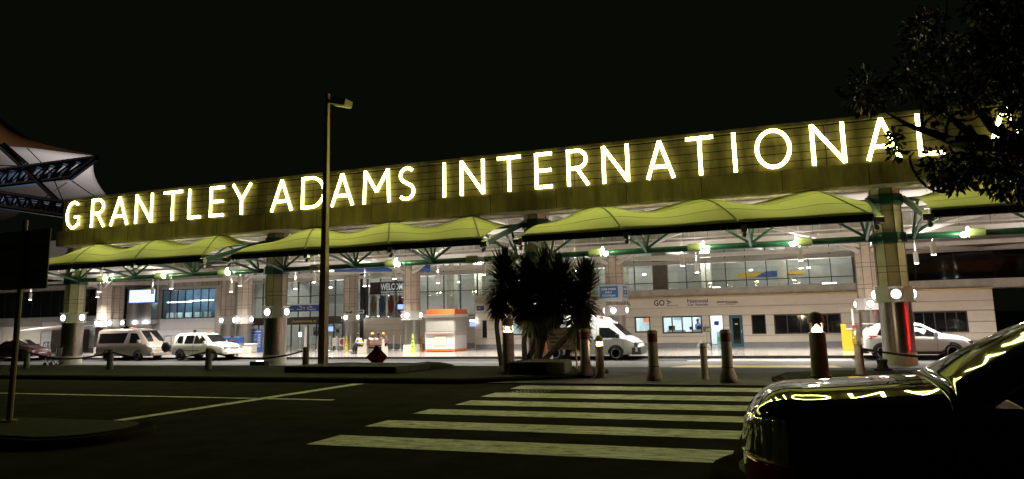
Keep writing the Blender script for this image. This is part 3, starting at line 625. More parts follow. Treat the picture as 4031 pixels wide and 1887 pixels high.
for i, (x, s_, on, l) in enumerate(((XC[3]+2.9, 1, 1, 'lit floodlight nearest the left end column'), (XC[3]+7.05, 1, 1, 'lit floodlight above the departures screen'), (XC[3]+11.3, 1, 1, 'lit floodlight above the white off-roader'),
        (cc[1]-4.17, 1, 0, 'unlit floodlight just left of the tall street lamp'), (cc[1]+0.05, 1, 1, 'lit floodlight right of the tall street lamp above the bench'), (cc[1]+4.2, 1, 0, 'unlit floodlight left of the spiky plants'),
        (cc[0]-4.17, 1, 1, 'lit floodlight just right of the spiky plants'), (cc[0]-0.05, 1, 1, 'lit floodlight above the painted rental names'), (cc[0]+4.1, -1, 1, 'lit floodlight left of the right front column'), (XC[0]+2.8, -1, 1, 'lit floodlight at the right edge under the tree'))):
    flood(x, s_, on, l)

# ================================================================== illuminated sign
sg = thing('airport_sign', (-38, 29.8, 7.3), 'row of glowing white capital letters along the fascia reading the airport name', 'sign')
em_front = emit('letter_face', LIME, K_SIGN); em_side = emit('letter_side', (1.0, 1.0, 0.22), 0.5)
TH = 0.135
def ribbon(pts, w_, closed=False):
    pts = [Vector((p[0], p[1])) for p in pts]; L, R = [], []
    n = len(pts)
    for i in range(n):
        a = pts[(i-1) % n] if (closed or i > 0) else pts[i]; b = pts[(i+1) % n] if (closed or i < n-1) else pts[i]
        d = (b-a).normalized(); nn = Vector((-d.y, d.x))*w_/2; L.append(pts[i]+nn); R.append(pts[i]-nn)
    return L, R
def arc(cx, cz, rx, rz, a0, a1, n=20): return [(cx+rx*cos(radians(a0+(a1-a0)*i/n)), cz+rz*sin(radians(a0+(a1-a0)*i/n))) for i in range(n+1)]
def strokes(ch, W, H):
    h = TH/2; m = H/2
    if ch == 'I': return [[(W/2, 0), (W/2, H)]]
    if ch == 'T': return [[(0, H-h), (W, H-h)], [(W/2, 0), (W/2, H-h)]]
    if ch == 'L': return [[(h, H), (h, 0)], [(h, h), (W, h)]]
    if ch == 'E': return [[(h, H), (h, 0)], [(h, H-h), (W, H-h)], [(h, m), (W*0.95, m)], [(h, h), (W, h)]]
    if ch == 'N': return [[(h, 0), (h, H)], [(W-h, 0), (W-h, H)], [(h, H-0.03), (W-h, 0.03)]]
    if ch == 'M': return [[(h+0.02, 0), (h+0.08, H)], [(W-h-0.02, 0), (W-h-0.08, H)], [(h+0.08, H-0.03), (W/2, H*0.34)], [(W/2, H*0.34), (W-h-0.08, H-0.03)]]
    if ch == 'A': return [[(h, 0), (W/2, H-0.02)], [(W-h, 0), (W/2, H-0.02)], [(W*0.22, H*0.31), (W*0.78, H*0.31)]]
    if ch == 'Y': return [[(h, H), (W/2, m*0.95)], [(W-h, H), (W/2, m*0.95)], [(W/2, m), (W/2, 0)]]
    if ch == 'R': return [[(h, 0), (h, H)], [(h, H-h)]+arc(W*0.48, H*0.72, W*0.38, H*0.28-h, 90, -90, 14)+[(h, H*0.44+h)], [(W*0.45, H*0.47), (W-h*0.9, 0)]]
    if ch == 'D': return [[(h, 0), (h, H)], [(h, H-h)]+arc(W*0.42, m, W*0.58-h, m-h, 90, -90, 20)+[(h, h)]]
    if ch == 'O': return ['c'+'', arc(W/2, m, W/2-h, m-h, 0, 345, 36)]
    if ch == 'G': return [arc(W*0.54, m, W*0.54-h, m-h, 52, 305, 26)+[(W-h, H*0.16)], [(W-h, H*0.12), (W-h, H*0.45)], [(W*0.62, H*0.45-h*0.6), (W-h, H*0.45-h*0.6)]]
    if ch == 'S': return [arc(W*0.52, H*0.745, W*0.46-h, H*0.255-h, 40, 250, 16)[:-1]+[(W*0.5, H*0.515)]+arc(W*0.47, H*0.265, W*0.5-h, H*0.265-h, 78, -140, 18)]
def letter(ch, x0, x1, z0=7.33, z1=8.90):
    W, H = x1-x0, z1-z0; mb = MB(); fr = MB(); ss = strokes(ch, W, H); closed = ss[0] == 'c'
    if closed: ss = ss[1:]
    for k, s_ in enumerate(ss):
        L, R = ribbon(s_, TH, closed); n = len(L); y0, y1 = 29.68-k*0.003, 29.79
        P = lambda q, y: Vector((x0+q.x, y, z0+q.y))
        for i in range(n if closed else n-1):
            j = (i+1) % n
            fr.quad(P(L[i], y0), P(L[j], y0), P(R[j], y0), P(R[i], y0))
            mb.quad(P(L[i], y0), P(L[j], y0), P(L[j], y1), P(L[i], y1)); mb.quad(P(R[i], y0), P(R[j], y0), P(R[j], y1), P(R[i], y1)); mb.quad(P(L[i], y1), P(L[j], y1), P(R[j], y1), P(R[i], y1))
        if not closed:
            for i in (0, n-1): mb.quad(P(L[i], y0), P(R[i], y0), P(R[i], y1), P(L[i], y1))
    o = mb.build('letter', em_side, sg, True); o['label'] = 'letter '+ch
    f_ = fr.build('letter_face', em_front, o); f_.location = -sg.location
word = [('G', -37.95, -36.9), ('R', -36.04, -35.0), ('A', -34.63, -33.3), ('N', -32.82, -31.6), ('T', -30.86, -29.6), ('L', -29.18, -28.35), ('E', -27.76, -26.85), ('Y', -26.35, -25.1),
        ('A', -23.94, -22.62), ('D', -22.11, -20.75), ('A', -20.43, -19.14), ('M', -18.66, -17.15), ('S', -16.75, -15.86), ('I', -14.5, -14.28), ('N', -13.6, -12.42),
        ('T', -11.79, -10.71), ('E', -10.06, -9.28), ('R', -8.62, -7.64), ('N', -7.09, -5.95), ('A', -5.27, -4.1), ('T', -3.62, -2.56), ('I', -1.88, -1.66), ('O', -1.0, 0.33), ('N', 1.02, 2.22), ('A', 2.88, 4.05), ('L', 4.6, 5.42),
        ('A', 6.75, 8.0), ('I', 8.55, 8.77), ('R', 9.4, 10.4)]
for ch, a, b in word: letter(ch, a, b)

# ================================================================== hanging downlights
ring = emit('downlight_glow', (1.0, 0.97, 0.92), 30)
dl = thing('pendant_downlight', (0.4, 36.0, 4.17), '', 'pendant light', 'white cylinder downlights hanging over the plaza')
MB().lathe([(0.11, 0), (0.115, 0.02), (0.115, 0.52), (0.09, 0.55), (0.03, 0.56)], n=16).build('canister', white, dl)
MB().lathe([(0.095, -0.012), (0.095, 0.004)], n=14).build('glow_disc', ring, dl)
MB().cyl((0, 0, 0.55), (0, 0, 2.8), 0.012, n=5).build('cable', wst, dl)
lamp('down_lamp', 'SPOT', (0, 0, -0.04), K_SPOT, (1.0, 0.95, 0.87), dl, size=0.1, spot=radians(156), blend=1.0)
lamp('up_lamp', 'SPOT', (0, 0, 0.62), 260, (1.0, 0.95, 0.88), dl, size=0.15, rot=(pi, 0, 0), spot=radians(150), blend=0.8)
dl['label'] = 'pendant light above the rental windows, left of the right front column'
pl = {}
front = [(5.72, 'front-row pendant right of the right front column'), (-4.88, 'front-row pendant under the lit floodlight over the rental names'), (-10.2, 'front-row pendant hidden among the spiky leaves'), (-15.2, 'front-row pendant left of the spiky plants above the kiosk'),
         (-20.55, 'front-row pendant right of the lamp post beside the blue banner'), (-25.81, 'front-row pendant just left of the lamp post'), (-31.1, 'front-row pendant behind the second front column'), (-36.43, 'front-row pendant beside the departures screen'), (11.0, 'front-row pendant near the right edge')]
back = [(5.9, 'back-row pendant behind the right front column'), (0.45, 'back-row pendant before the upper glazing, centre right'), (-4.95, 'back-row pendant above the painted rental names'), (-15.6, 'back-row pendant above the orange kiosk roof'),
        (-20.95, 'back-row pendant above the red welcome banner'), (-26.3, 'back-row pendant left of the rear security column'), (-31.76, 'back-row pendant above the blue overhead sign'), (-37.2, 'back-row pendant above the blue fares board'), (11.2, 'back-row pendant near the right edge')]
for x, l in front: dup(dl, (x, 36.0, 4.17), l)
for x, l in back: dup(dl, (x*41.0/42.2, 41.0, 4.10), l)
for x, y, l in ((-44.5, 42.2, 'pendant over the off-roader bonnet'), (-50, 42.2, 'pendant behind the beige minibus'), (-42.5, 36, 'pendant over the beige minibus roof'), (-57, 42, 'pendant at the far left over the taxi rank'), (-64, 42, 'unseen pendant added to light the white shutters at the far left')): dup(dl, (x, y, 4.17), l)  # the last one is out of view, added to brighten the far left wall

# ================================================================== vehicles
tyre_m = mat('tyre_rubber', (0.015, 0.015, 0.015), 0.8); rim_m = mat('alloy_rim', (0.55, 0.55, 0.55), 0.4, m=0.3)
def paint_car(name, c, m=0.0): return mat(name, c, 0.32, m=m, coat=0.7)
head_m = mat('headlamp_lens', (0.65, 0.68, 0.70), 0.08, m=0.6); red_m = mat('tail_lens', (0.35, 0.01, 0.01), 0.15, coat=0.5); amber_m = mat('amber_lens', (0.8, 0.25, 0.02), 0.2)
trim_m = mat('black_trim', (0.03, 0.03, 0.03), 0.55); plate_m = mat('number_plate', (0.75, 0.78, 0.82), 0.5)
def wheel(parent, x, y, r, side, spokes=6):
    t = MB().lathe([(r*0.62, -0.10), (r*0.93, -0.11), (r, -0.07), (r, 0.07), (r*0.93, 0.11), (r*0.62, 0.10)], (x, y, r), 28, 'y').build('tyre_wheel', tyre_m, parent)
    m_ = MB()
    for k in range(spokes):
        a = 2*pi*k/spokes; m_.obox((x, y+side*0.085, r), (x+r*0.64*cos(a), y+side*0.10, r+r*0.64*sin(a)), r*0.2, 0.03, up=(0, 1, 0))
    m_.lathe([(r*0.13, -0.01), (r*0.13, 0.02)], (x, y+side*0.095, r), 10, 'y')
    m_.lathe([(r*0.66, -0.02), (r*0.66, 0.015), (r*0.58, 0.015), (r*0.58, -0.02)], (x, y+side*0.095, r), 28, 'y'); m_.build('rim', rim_m, t)
def vehicle(name, loc, label, cat, st, wheels, wr, pm, windows, shield, rear_glass=None, spokes=6, bumper=None, lamps=None, rz=0, group=None, tails=None, tail_m=red_m, body_ext=None, grille=None, mirror=True, door_lines=()):
    t = thing(name, loc, label, cat, group, rz)
    rows = []
    for (x, zb, zl, zt, wb, wt) in st:
        half = [(wb*0.93, zb), (wb*0.985, zb+0.10), (wb, zb+0.25*(zl-zb)), (wb, zl-0.12*(zl-zb)), (wb*0.985, zl), (wt+0.02, zt-0.09), (wt-0.02, zt-0.03), (wt-0.12, zt), (0, zt+0.02)]
        rows.append([Vector((x, -y, z)) for y, z in half]+[Vector((x, y, z)) for y, z in reversed(half[:-1])])
    mb = MB().grid(rows); n = len(rows[0])
    mb.f.append(tuple(range(n))); mb.f.append(tuple(len(mb.v)-1-i for i in range(n)))
    for i in range(len(rows)-1): mb.f.append((i*n, (i+1)*n, (i+1)*n+n-1, i*n+n-1))
    body = mb.build('body', pm, t, ang=40)
    def hw(x, z):
        for a, b in zip(st, st[1:]):
            if a[0] <= x <= b[0]:
                q = (x-a[0])/(b[0]-a[0]); zl, zt, wb, wt = [a[i]+(b[i]-a[i])*q for i in (2, 3, 4, 5)]
                return wb if z < zl else wb*0.985+(wt+0.02-wb*0.985)*min(1, (z-zl)/max(0.01, zt-0.09-zl))
        return st[0][4]
    def panel(poly, nm, m2, sides=(-1, 1), off=0.006, par=None, th=0.012):
        dense = []
        for i, p in enumerate(poly):
            q = poly[(i+1) % len(poly)]; k = max(1, int(sqrt((p[0]-q[0])**2+(p[1]-q[1])**2)/0.25)); dense += [(p[0]+(q[0]-p[0])*j/k, p[1]+(q[1]-p[1])*j/k) for j in range(k)]
        for s_ in sides:
            o_ = [Vector((x, s_*(hw(x, z)+off), z)) for x, z in dense]; i_ = [Vector((p.x, p.y-s_*th, p.z)) for p in o_]; n_ = len(o_)
            MB().add(o_+i_, [tuple(range(n_)), tuple(range(2*n_-1, n_-1, -1))]+[(i, (i+1) % n_, n_+(i+1) % n_, n_+i) for i in range(n_)]).build(nm, m2, par or t, ang=20)
    for wpoly in windows: panel(wpoly, 'side_window', darkg)
    (xa, za, wa), (xb, zb_, wb_) = shield                                  # top and foot of the windscreen
    nv = Vector((za-zb_, 0, xb-xa)).normalized()*0.016
    MB().add([Vector((xa, -wa, za))+nv, Vector((xa, wa, za))+nv, Vector((xb, wb_, zb_))+nv, Vector((xb, -wb_, zb_))+nv, Vector((xa, -wa, za))-nv, Vector((xa, wa, za))-nv, Vector((xb, wb_, zb_))-nv, Vector((xb, -wb_, zb_))-nv],
             [(0, 1, 2, 3), (7, 6, 5, 4), (0, 4, 5, 1), (1, 5, 6, 2), (2, 6, 7, 3), (3, 7, 4, 0)]).build('windscreen', darkg, t)
    for x in wheels:
        for s_ in (-1, 1):
            wb = hw(x, 0.4); a = [(x+(wr+0.06)*cos(pi*k/12), wr+(wr+0.06)*sin(pi*k/12)) for k in range(13)]
            MB().prism(a, s_*(wb+0.004), s_*(wb-0.1), 'y').build('wheel_arch', trim_m if body_ext else black, t); wheel(t, x, s_*(wb-0.09), wr, s_, spokes)
    for (x, z) in door_lines: MB().tube([(x, -hw(x, z[0])-0.001, z[0]), (x, -hw(x, (z[0]+z[1])/2)-0.001, (z[0]+z[1])/2), (x, -hw(x, z[1])-0.001, z[1])], 0.007, 4).build('door_seam', trim_m, t)
    if bumper:
        for (x0, x1, wb, z0, z1, bm_) in bumper: MB().prism([(x0, -wb), (x1, -wb*0.86), (x1, wb*0.86), (x0, wb)], z0, z1, 'z').build('bumper', bm_, t, bevel=0.03)
    for (x0, x1, y0, y1, z0, z1, m2, nm) in (lamps or []):
        for s_ in (-1, 1): MB().box(x0, x1, min(s_*y0, s_*y1), max(s_*y0, s_*y1), z0, z1).build(nm, m2, t, bevel=0.015)
    if grille:
        g = MB(); x, hwid, z0, z1 = grille
        for k in range(4): g.box(x, x+0.03, -hwid, hwid, z0+(z1-z0)*k/4, z0+(z1-z0)*(k+0.55)/4)
        g.build('grille', chrome, t)
    if tails:
        for pp in tails: panel(pp, 'tail_lamp', tail_m, off=0.012)
    if mirror:
        mx, mz = mirror if isinstance(mirror, tuple) else (1, 1)
        for s_ in (-1, 1): MB().box(mx-0.05, mx+0.1, min(s_*(hw(mx, mz)+0.02), s_*(hw(mx, mz)+0.2)), max(s_*(hw(mx, mz)+0.02), s_*(hw(mx, mz)+0.2)), mz-0.1, mz+0.1).build('wing_mirror', pm, t, bevel=0.03)
    B(st[-1][0]+0.01, st[-1][0]+0.045, -0.24, 0.24, 0.42, 0.53).build('number_plate', plate_m, t)
    return t, body, panel, hw
ZR = -0.25
tan = paint_car('beige_paint', (0.36, 0.30, 0.25), 0.3)
VAN = [(-2.36, 0.45, 0.95, 1.72, 0.76, 0.62), (-2.30, 0.32, 1.0, 1.88, 0.83, 0.68), (-2.0, 0.28, 1.02, 1.97, 0.85, 0.70), (0.5, 0.28, 1.02, 1.99, 0.85, 0.71), (1.15, 0.28, 1.02, 1.93, 0.85, 0.69), (1.92, 0.28, 1.0, 1.18, 0.84, 0.70), (2.18, 0.3, 0.86, 1.02, 0.82, 0.68), (2.36, 0.32, 0.75, 0.86, 0.77, 0.64), (2.42, 0.35, 0.6, 0.74, 0.68, 0.58)]
v1, *_ = vehicle('minibus', (-40.1, 36.75, ZR), 'beige minibus with dark side windows and a yellow roof lamp, parked behind the off-roader', 'minibus', VAN, (-1.34, 1.27), 0.31, tan,
    [[(-2.12, 1.1), (-2.1, 1.72), (0.32, 1.74), (0.05, 1.1)], [(0.52, 1.1), (0.55, 1.72), (1.05, 1.7), (1.45, 1.22), (1.4, 1.1)]], ((1.22, 1.86, 0.60), (1.93, 1.16, 0.66)), bumper=[(2.3, 2.5, 0.83, 0.3, 0.52, tan), (-2.48, -2.3, 0.8, 0.3, 0.5, tan)],
    lamps=[(2.24, 2.37, 0.46, 0.78, 0.66, 0.86, head_m, 'headlight')], grille=(2.37, 0.42, 0.66, 0.84), mirror=(1.38, 1.2), door_lines=((0.42, (0.4, 1.8)), (1.5, (0.4, 1.1)), (-1.0, (0.9, 1.02))), tails=[[(-2.33, 0.9), (-2.33, 1.3), (-2.25, 1.3), (-2.25, 0.9)]])
B(-0.35, 0.05, -0.12, 0.12, 1.99, 2.08).build('roof_lamp', amber_m, v1, bevel=0.02)
cream_p = paint_car('cream_paint', (0.70, 0.68, 0.61)); whitep = paint_car('white_car_paint', (0.72, 0.72, 0.71))
SUV = [(-1.95, 0.45, 0.9, 1.42, 0.74, 0.58), (-1.9, 0.36, 0.95, 1.54, 0.80, 0.62), (-1.6, 0.34, 0.97, 1.64, 0.83, 0.64), (0.1, 0.34, 0.98, 1.65, 0.84, 0.64), (0.45, 0.34, 0.98, 1.55, 0.84, 0.62), (1.0, 0.34, 0.95, 1.08, 0.84, 0.68), (1.8, 0.36, 0.84, 0.98, 0.82, 0.66), (2.05, 0.38, 0.72, 0.84, 0.76, 0.6), (2.12, 0.42, 0.6, 0.7, 0.68, 0.56)]
v2, *_ = vehicle('off_roader', (-34.12, 36.75, ZR), 'cream four-door off-roader with its rear door swung open, parked before the minibus', 'off-roader', SUV, (-1.3, 1.13), 0.33, cream_p,
    [[(-1.72, 1.05), (-1.55, 1.48), (-1.2, 1.5), (-1.15, 1.05)], [(-1.02, 1.02), (-0.95, 1.5), (-0.35, 1.51), (-0.35, 1.02)], [(-0.25, 1.02), (-0.25, 1.51), (0.2, 1.5), (0.72, 1.1), (0.7, 1.02)]], ((0.5, 1.52, 0.56), (1.0, 1.09, 0.62)), spokes=5,
    bumper=[(1.98, 2.22, 0.84, 0.36, 0.58, cream_p), (-2.02, -1.85, 0.8, 0.36, 0.55, cream_p)], lamps=[(1.98, 2.10, 0.42, 0.76, 0.66, 0.84, head_m, 'headlight')], grille=(2.09, 0.38, 0.64, 0.8), mirror=(0.62, 1.08), door_lines=((-0.3, (0.45, 1.5)), (0.72, (0.45, 1.0))))
B(-1.6, 0.2, -0.845, -0.83, 0.58, 0.62).build('side_strip', trim_m, v2); B(0.0, 0.25, -0.1, 0.1, 1.66, 1.74).build('roof_lamp', amber_m, v2)
rd = MB().box(-2.78, -2.02, -0.78, -0.72, 0.55, 0.98).build('rear_door', cream_p, v2, bevel=0.02)
MB().box(-2.72, -2.66, -0.78, -0.72, 0.98, 1.5).box(-2.08, -2.02, -0.78, -0.72, 0.98, 1.52).box(-2.72, -2.02, -0.78, -0.72, 1.48, 1.54).build('door_frame', cream_p, rd)
MB().lathe([(0.1, 0.0), (0.28, -0.02), (0.31, -0.08), (0.30, -0.16), (0.2, -0.18), (0.18, -0.13), (0.02, -0.12)], (-2.35, -0.80, 0.83), 26, 'y').build('spare_wheel', tyre_m, rd)
HI = [(-2.62, 0.42, 0.95, 1.9, 0.80, 0.62), (-2.55, 0.30, 1.0, 2.08, 0.86, 0.64), (-2.2, 0.27, 1.02, 2.16, 0.88, 0.66), (0.3, 0.27, 1.02, 2.17, 0.88, 0.66), (0.9, 0.27, 1.02, 2.06, 0.88, 0.64), (1.32, 0.27, 1.02, 1.82, 0.88, 0.66), (2.05, 0.27, 1.0, 1.14, 0.87, 0.72), (2.35, 0.28, 0.88, 1.02, 0.85, 0.70), (2.56, 0.3, 0.74, 0.85, 0.80, 0.66), (2.63, 0.34, 0.6, 0.72, 0.7, 0.6)]
v3, _b, pan3, _h = vehicle('high_roof_van', (-9.8, 36.78, ZR), 'white high-roof van with black bumper, half hidden by the spiky plants', 'van', HI, (-1.52, 1.52), 0.34, whitep,
    [[(-2.3, 1.06), (-2.28, 1.62), (0.22, 1.62), (0.42, 1.06)], [(0.72, 1.08), (0.70, 1.58), (1.2, 1.56), (1.72, 1.2), (1.7, 1.08)]], ((1.38, 1.76, 0.62), (2.04, 1.17, 0.68)), bumper=[(2.3, 2.72, 0.87, 0.26, 0.62, trim_m)],
    lamps=[(2.42, 2.6, 0.46, 0.84, 0.63, 0.86, head_m, 'headlight')], grille=(2.58, 0.42, 0.66, 0.86), mirror=(1.62, 1.16), door_lines=((0.58, (0.4, 1.75)), (1.9, (0.4, 1.0)), (-1.0, (0.4, 1.0))))
for ch in v3.children:
    if ch.name.startswith('wing_mirror'): ch.data.materials[0] = trim_m
pan3([(0.64, 0.86), (0.64, 0.91), (0.82, 0.91), (0.82, 0.86)], 'door_handle', trim_m, sides=(-1,), off=0.02)
pan3([(-2.3, 0.985), (-2.3, 1.0), (1.9, 1.0), (1.9, 0.985)], 'side_crease', mat('crease_grey', (0.35, 0.35, 0.35), 0.5), off=0.003)
pan3([(-1.0, 0.9), (-0.55, 0.5), (-0.62, 0.5), (-1.1, 0.88)], 'green_stripe', MATS['green_paint'], sides=(-1,), off=0.006)
text('Tours', 0.26, (-0.28, -0.905, 0.66), mat('grey_lettering', (0.12, 0.12, 0.11), 0.6), v3, world=False, sx=0.9); text('BARBADOS', 0.08, (-0.2, -0.905, 0.52), MATS['grey_lettering'], v3, world=False); B(0.7, 0.9, -0.66, -0.62, 1.95, 2.1).build('roof_sticker', amber_m, v3)
CR = [(-2.02, 0.42, 0.9, 1.02, 0.72, 0.6), (-1.95, 0.34, 0.95, 1.25, 0.80, 0.62), (-1.7, 0.30, 0.98, 1.46, 0.85, 0.62), (-1.2, 0.28, 0.98, 1.55, 0.87, 0.62), (-0.2, 0.28, 0.96, 1.58, 0.88, 0.62), (0.3, 0.28, 0.95, 1.50, 0.88, 0.60), (1.05, 0.28, 0.93, 1.08, 0.88, 0.68), (1.75, 0.3, 0.82, 0.95, 0.85, 0.66), (2.05, 0.34, 0.68, 0.80, 0.78, 0.6), (2.14, 0.38, 0.55, 0.66, 0.68, 0.55)]
v4, *_ = vehicle('crossover', (4.72, 36.75, ZR), 'white crossover with black sill cladding, passing behind the right front column', 'car', CR, (-1.35, 1.30), 0.34, whitep,
    [[(-1.5, 1.06), (-1.3, 1.4), (-0.25, 1.46), (0.2, 1.42), (0.82, 1.06), (0.8, 1.0), (-1.2, 1.0)]], ((0.36, 1.47, 0.54), (1.02, 1.11, 0.64)), spokes=5, body_ext=True, bumper=[(1.9, 2.18, 0.86, 0.28, 0.46, trim_m), (-2.12, -1.86, 0.84, 0.28, 0.5, trim_m)],
    lamps=[(1.86, 2.08, 0.52, 0.8, 0.68, 0.78, mat('dark_lens', (0.1, 0.1, 0.1), 0.1), 'headlight')], mirror=(0.72, 1.08), tails=[[(-1.98, 0.9), (-1.95, 1.04), (-1.45, 1.02), (-1.75, 0.9)]], door_lines=((-0.3, (0.4, 1.4)), (0.75, (0.4, 1.0))))
MB().box(-1.0, 0.95, -0.90, -0.86, 0.24, 0.36).build('sill', trim_m, v4); MB().box(-1.95, -1.55, -0.6, 0.6, 1.5, 1.55).build('roof_spoiler', whitep, v4, bevel=0.015)
B(-0.42, -0.22, -0.93, -0.89, 0.84, 0.88).build('door_handle', chrome, v4)
SED = [(-2.15, 0.4, 0.75, 0.88, 0.70, 0.6), (-2.05, 0.3, 0.82, 0.98, 0.78, 0.62), (-1.45, 0.26, 0.86, 1.02, 0.84, 0.66), (-0.75, 0.24, 0.88, 1.36, 0.85, 0.55), (0.2, 0.24, 0.88, 1.40, 0.85, 0.56), (0.95, 0.24, 0.86, 0.98, 0.85, 0.66), (1.7, 0.26, 0.74, 0.88, 0.82, 0.64), (2.1, 0.3, 0.6, 0.7, 0.74, 0.55), (2.18, 0.34, 0.5, 0.6, 0.64, 0.5)]
brake = emit('brake_glow', (1.0, 0.02, 0.015), 55, (0.4, 0.01, 0.01))
def sedan(loc, rz, pm, label, tm): return vehicle('saloon_car', loc, label, 'car', SED, (-1.35, 1.32), 0.31, pm, [[(-1.1, 0.92), (-0.75, 1.26), (0.18, 1.3), (0.72, 0.95), (0.7, 0.92)]], ((0.26, 1.36, 0.5), (0.92, 1.0, 0.62)), rz=rz, lamps=[(1.98, 2.14, 0.42, 0.7, 0.56, 0.7, head_m, 'headlight')], tails=[[(-2.1, 0.66), (-2.1, 0.84), (-1.75, 0.84), (-1.75, 0.66)]], tail_m=tm, bumper=[(2.08, 2.24, 0.78, 0.28, 0.48, pm), (-2.24, -2.05, 0.78, 0.28, 0.5, pm)], mirror=(0.62, 0.98))[0]
wx = c2(165, 1020, Y=35.9).x
sedan((wx+1.35-2.7, 36.75, ZR), 0, paint_car('maroon_paint', (0.10, 0.015, 0.02)), 'dark maroon saloon cut by the left picture edge', red_m)
sx_ = c6(1690, 820, Y=36.0).x
v6 = sedan((sx_+2.0, 36.9, ZR), 0, paint_car('charcoal_paint', (0.02, 0.02, 0.022)), 'dark saloon with a red tail lamp, far right behind the black car', brake)
v7 = dup(v6, (20.5, 24.3+1.4, -0.10), 'dark saloon braking on the near road beyond the right picture edge')
for s_ in (-1, 1): B(-2.27, -2.22, 0.30*s_-0.12+0.1*s_, 0.30*s_+0.22+0.1*s_-0.1, 0.62, 0.84).build('brake_lamp', emit('brake_lit', (1.0, 0.02, 0.02), 480, (0.4, 0, 0)), v7)

# ------------------------------------------------------------------ the black car in the foreground
fc = thing('parked_suv', (2.0, 5.9, 0), 'glossy black car close at the lower right mirroring the sign in its bonnet', 'car')
blackp = mat('black_car_paint', (0.004, 0.004, 0.004), 0.25, coat=1.0, spec=0.0); blackp.node_tree.nodes['Principled BSDF'].inputs['Coat Roughness'].default_value = 0.015; blackp.node_tree.nodes['Principled BSDF'].inputs['Coat IOR'].default_value = 1.68; blackp.node_tree.nodes['Principled BSDF'].inputs['Roughness'].default_value = 0.12
YC, ZB = 5.92, 0.62
def g_(x, x0, L, e=3.0):
    q = min(1, max(0, (x-x0)/L)); return (1-(1-q)**e)**(1/e)
def fsurf(x, a, off=0.0):
    """body surface of the bonnet half: x along the car, a runs from the near side (0) over the top (pi/2) to the far side (pi)"""
    g = g_(x, -0.42, 0.42); gp = g_(x, -0.42, 0.70, 2.5); e = 20.0
    wdt = 1.0*(0.03+0.97*gp)+off; zc = 1.345+0.05*(x/0.8) if x > 0 else 1.345
    H = (zc-ZB)*(0.30+0.70*g)+off; u = a/pi; v = min(u, 1-u)
    if v < 0.25: zn = 0.93*v/0.25; t = (1-zn**e)**(1/e)
    else: t0 = (1-0.93**e)**(1/e); t = t0*(1-(v-0.25)/0.25); zn = (1-t**e)**(1/e)
    sg_ = -1 if u < 0.5 else 1
    return Vector((x-(off if x < -0.3 else 0), YC+sg_*wdt*t, ZB+(H-0.054*t*t*g)*zn))
ang_s = [pi*i/120 for i in range(121)]
xs = [-0.42, -0.419, -0.417, -0.413, -0.407, -0.40, -0.39, -0.378, -0.365, -0.35, -0.33, -0.31, -0.285, -0.26, -0.23, -0.2, -0.165, -0.13, -0.09, -0.045, 0.0, 0.1, 0.22, 0.36, 0.5, 0.65, 0.8]
rows = []
for x in xs:
    r_ = [fsurf(x, a) for a in ang_s]; y0, y1 = r_[0].y, r_[-1].y
    rows.append([Vector((x, y0+0.05, 0.28)), Vector((x, y0+0.01, 0.40))]+r_+[Vector((x, y1-0.01, 0.40)), Vector((x, y1-0.05, 0.28))])
mb = MB().grid(rows); n = len(rows[0]); mb.f.append(tuple(range(n)))
mb.build('bonnet_and_wings', blackp, fc, True, ang=60)
rows = []
for x in [0.805, 1.5, 2.4, 3.4, 4.2, 4.5, 4.62]:
    k = 1-0.25*max(0, (x-4.2)/0.42)
    r_ = [fsurf(0.8, a) for a in ang_s]
    rows.append([Vector((x, YC+(p.y-YC)*k, ZB+(min(p.z, 1.3)-ZB)*k)) for p in [Vector((0, r_[0].y+0.05, 0.28)), Vector((0, r_[0].y+0.01, 0.42))]+r_+[Vector((0, r_[-1].y-0.01, 0.42)), Vector((0, r_[-1].y-0.05, 0.28))]])
mb = MB().grid(rows); n = len(rows[0]); mb.f += [tuple(range(n)), tuple(len(mb.v)-1-i for i in range(n))]
mb.build('body', blackp, fc, True, ang=50)
# windscreen: curved sheet from the scuttle up to the roof edge
rows = []
for j in range(17):
    q = j/16; rows.append([])
    for i in range(33):
        s_ = -1+2*i/32; foot = Vector((0.83+0.02*s_*s_, YC-0.97*s_, 1.39-0.185*abs(s_)**8)); top = Vector((1.92+0.05*s_*s_, YC-0.74*s_, 1.93-0.04*s_*s_))
        p = foot.lerp(top, q); p.z += 0.03*sin(pi*q); rows[-1].append(p)
MB().grid(rows).build('windscreen', mat('windscreen_glass', (0.004, 0.004, 0.004), 0.04, spec=0.45), fc, True, ang=80, thick=0.01)
near = [r[-1] for r in rows]; far_ = [r[0] for r in rows]; ni = [r[0] for r in rows]
nearp = [r[-1] if r[-1].y < YC else r[0] for r in rows]; farp = [r[0] if r[-1].y < YC else r[-1] for r in rows]
MB().tube([p+Vector((0, -0.012, 0.004)) for p in nearp], 0.012, 6).build('pillar_trim', mat('dull_trim', (0.25, 0.25, 0.24), 0.35, m=0.7), fc, True)
MB().tube([p+Vector((0, 0.012, 0.012)) for p in farp], 0.03, 8).build('pillar', blackp, fc, True)
foot = sorted(rows[0], key=lambda p: p.y)
MB().tube([p+Vector((-0.012, 0, -0.004)) for p in foot], 0.012, 6).build('scuttle_seal', black, fc, True)
MB().tube([fsurf(0.795, a, 0.0015) for a in ang_s[10:62]], 0.0035, 5).build('bonnet_edge', MATS['dull_trim'], fc, True)
rows = []
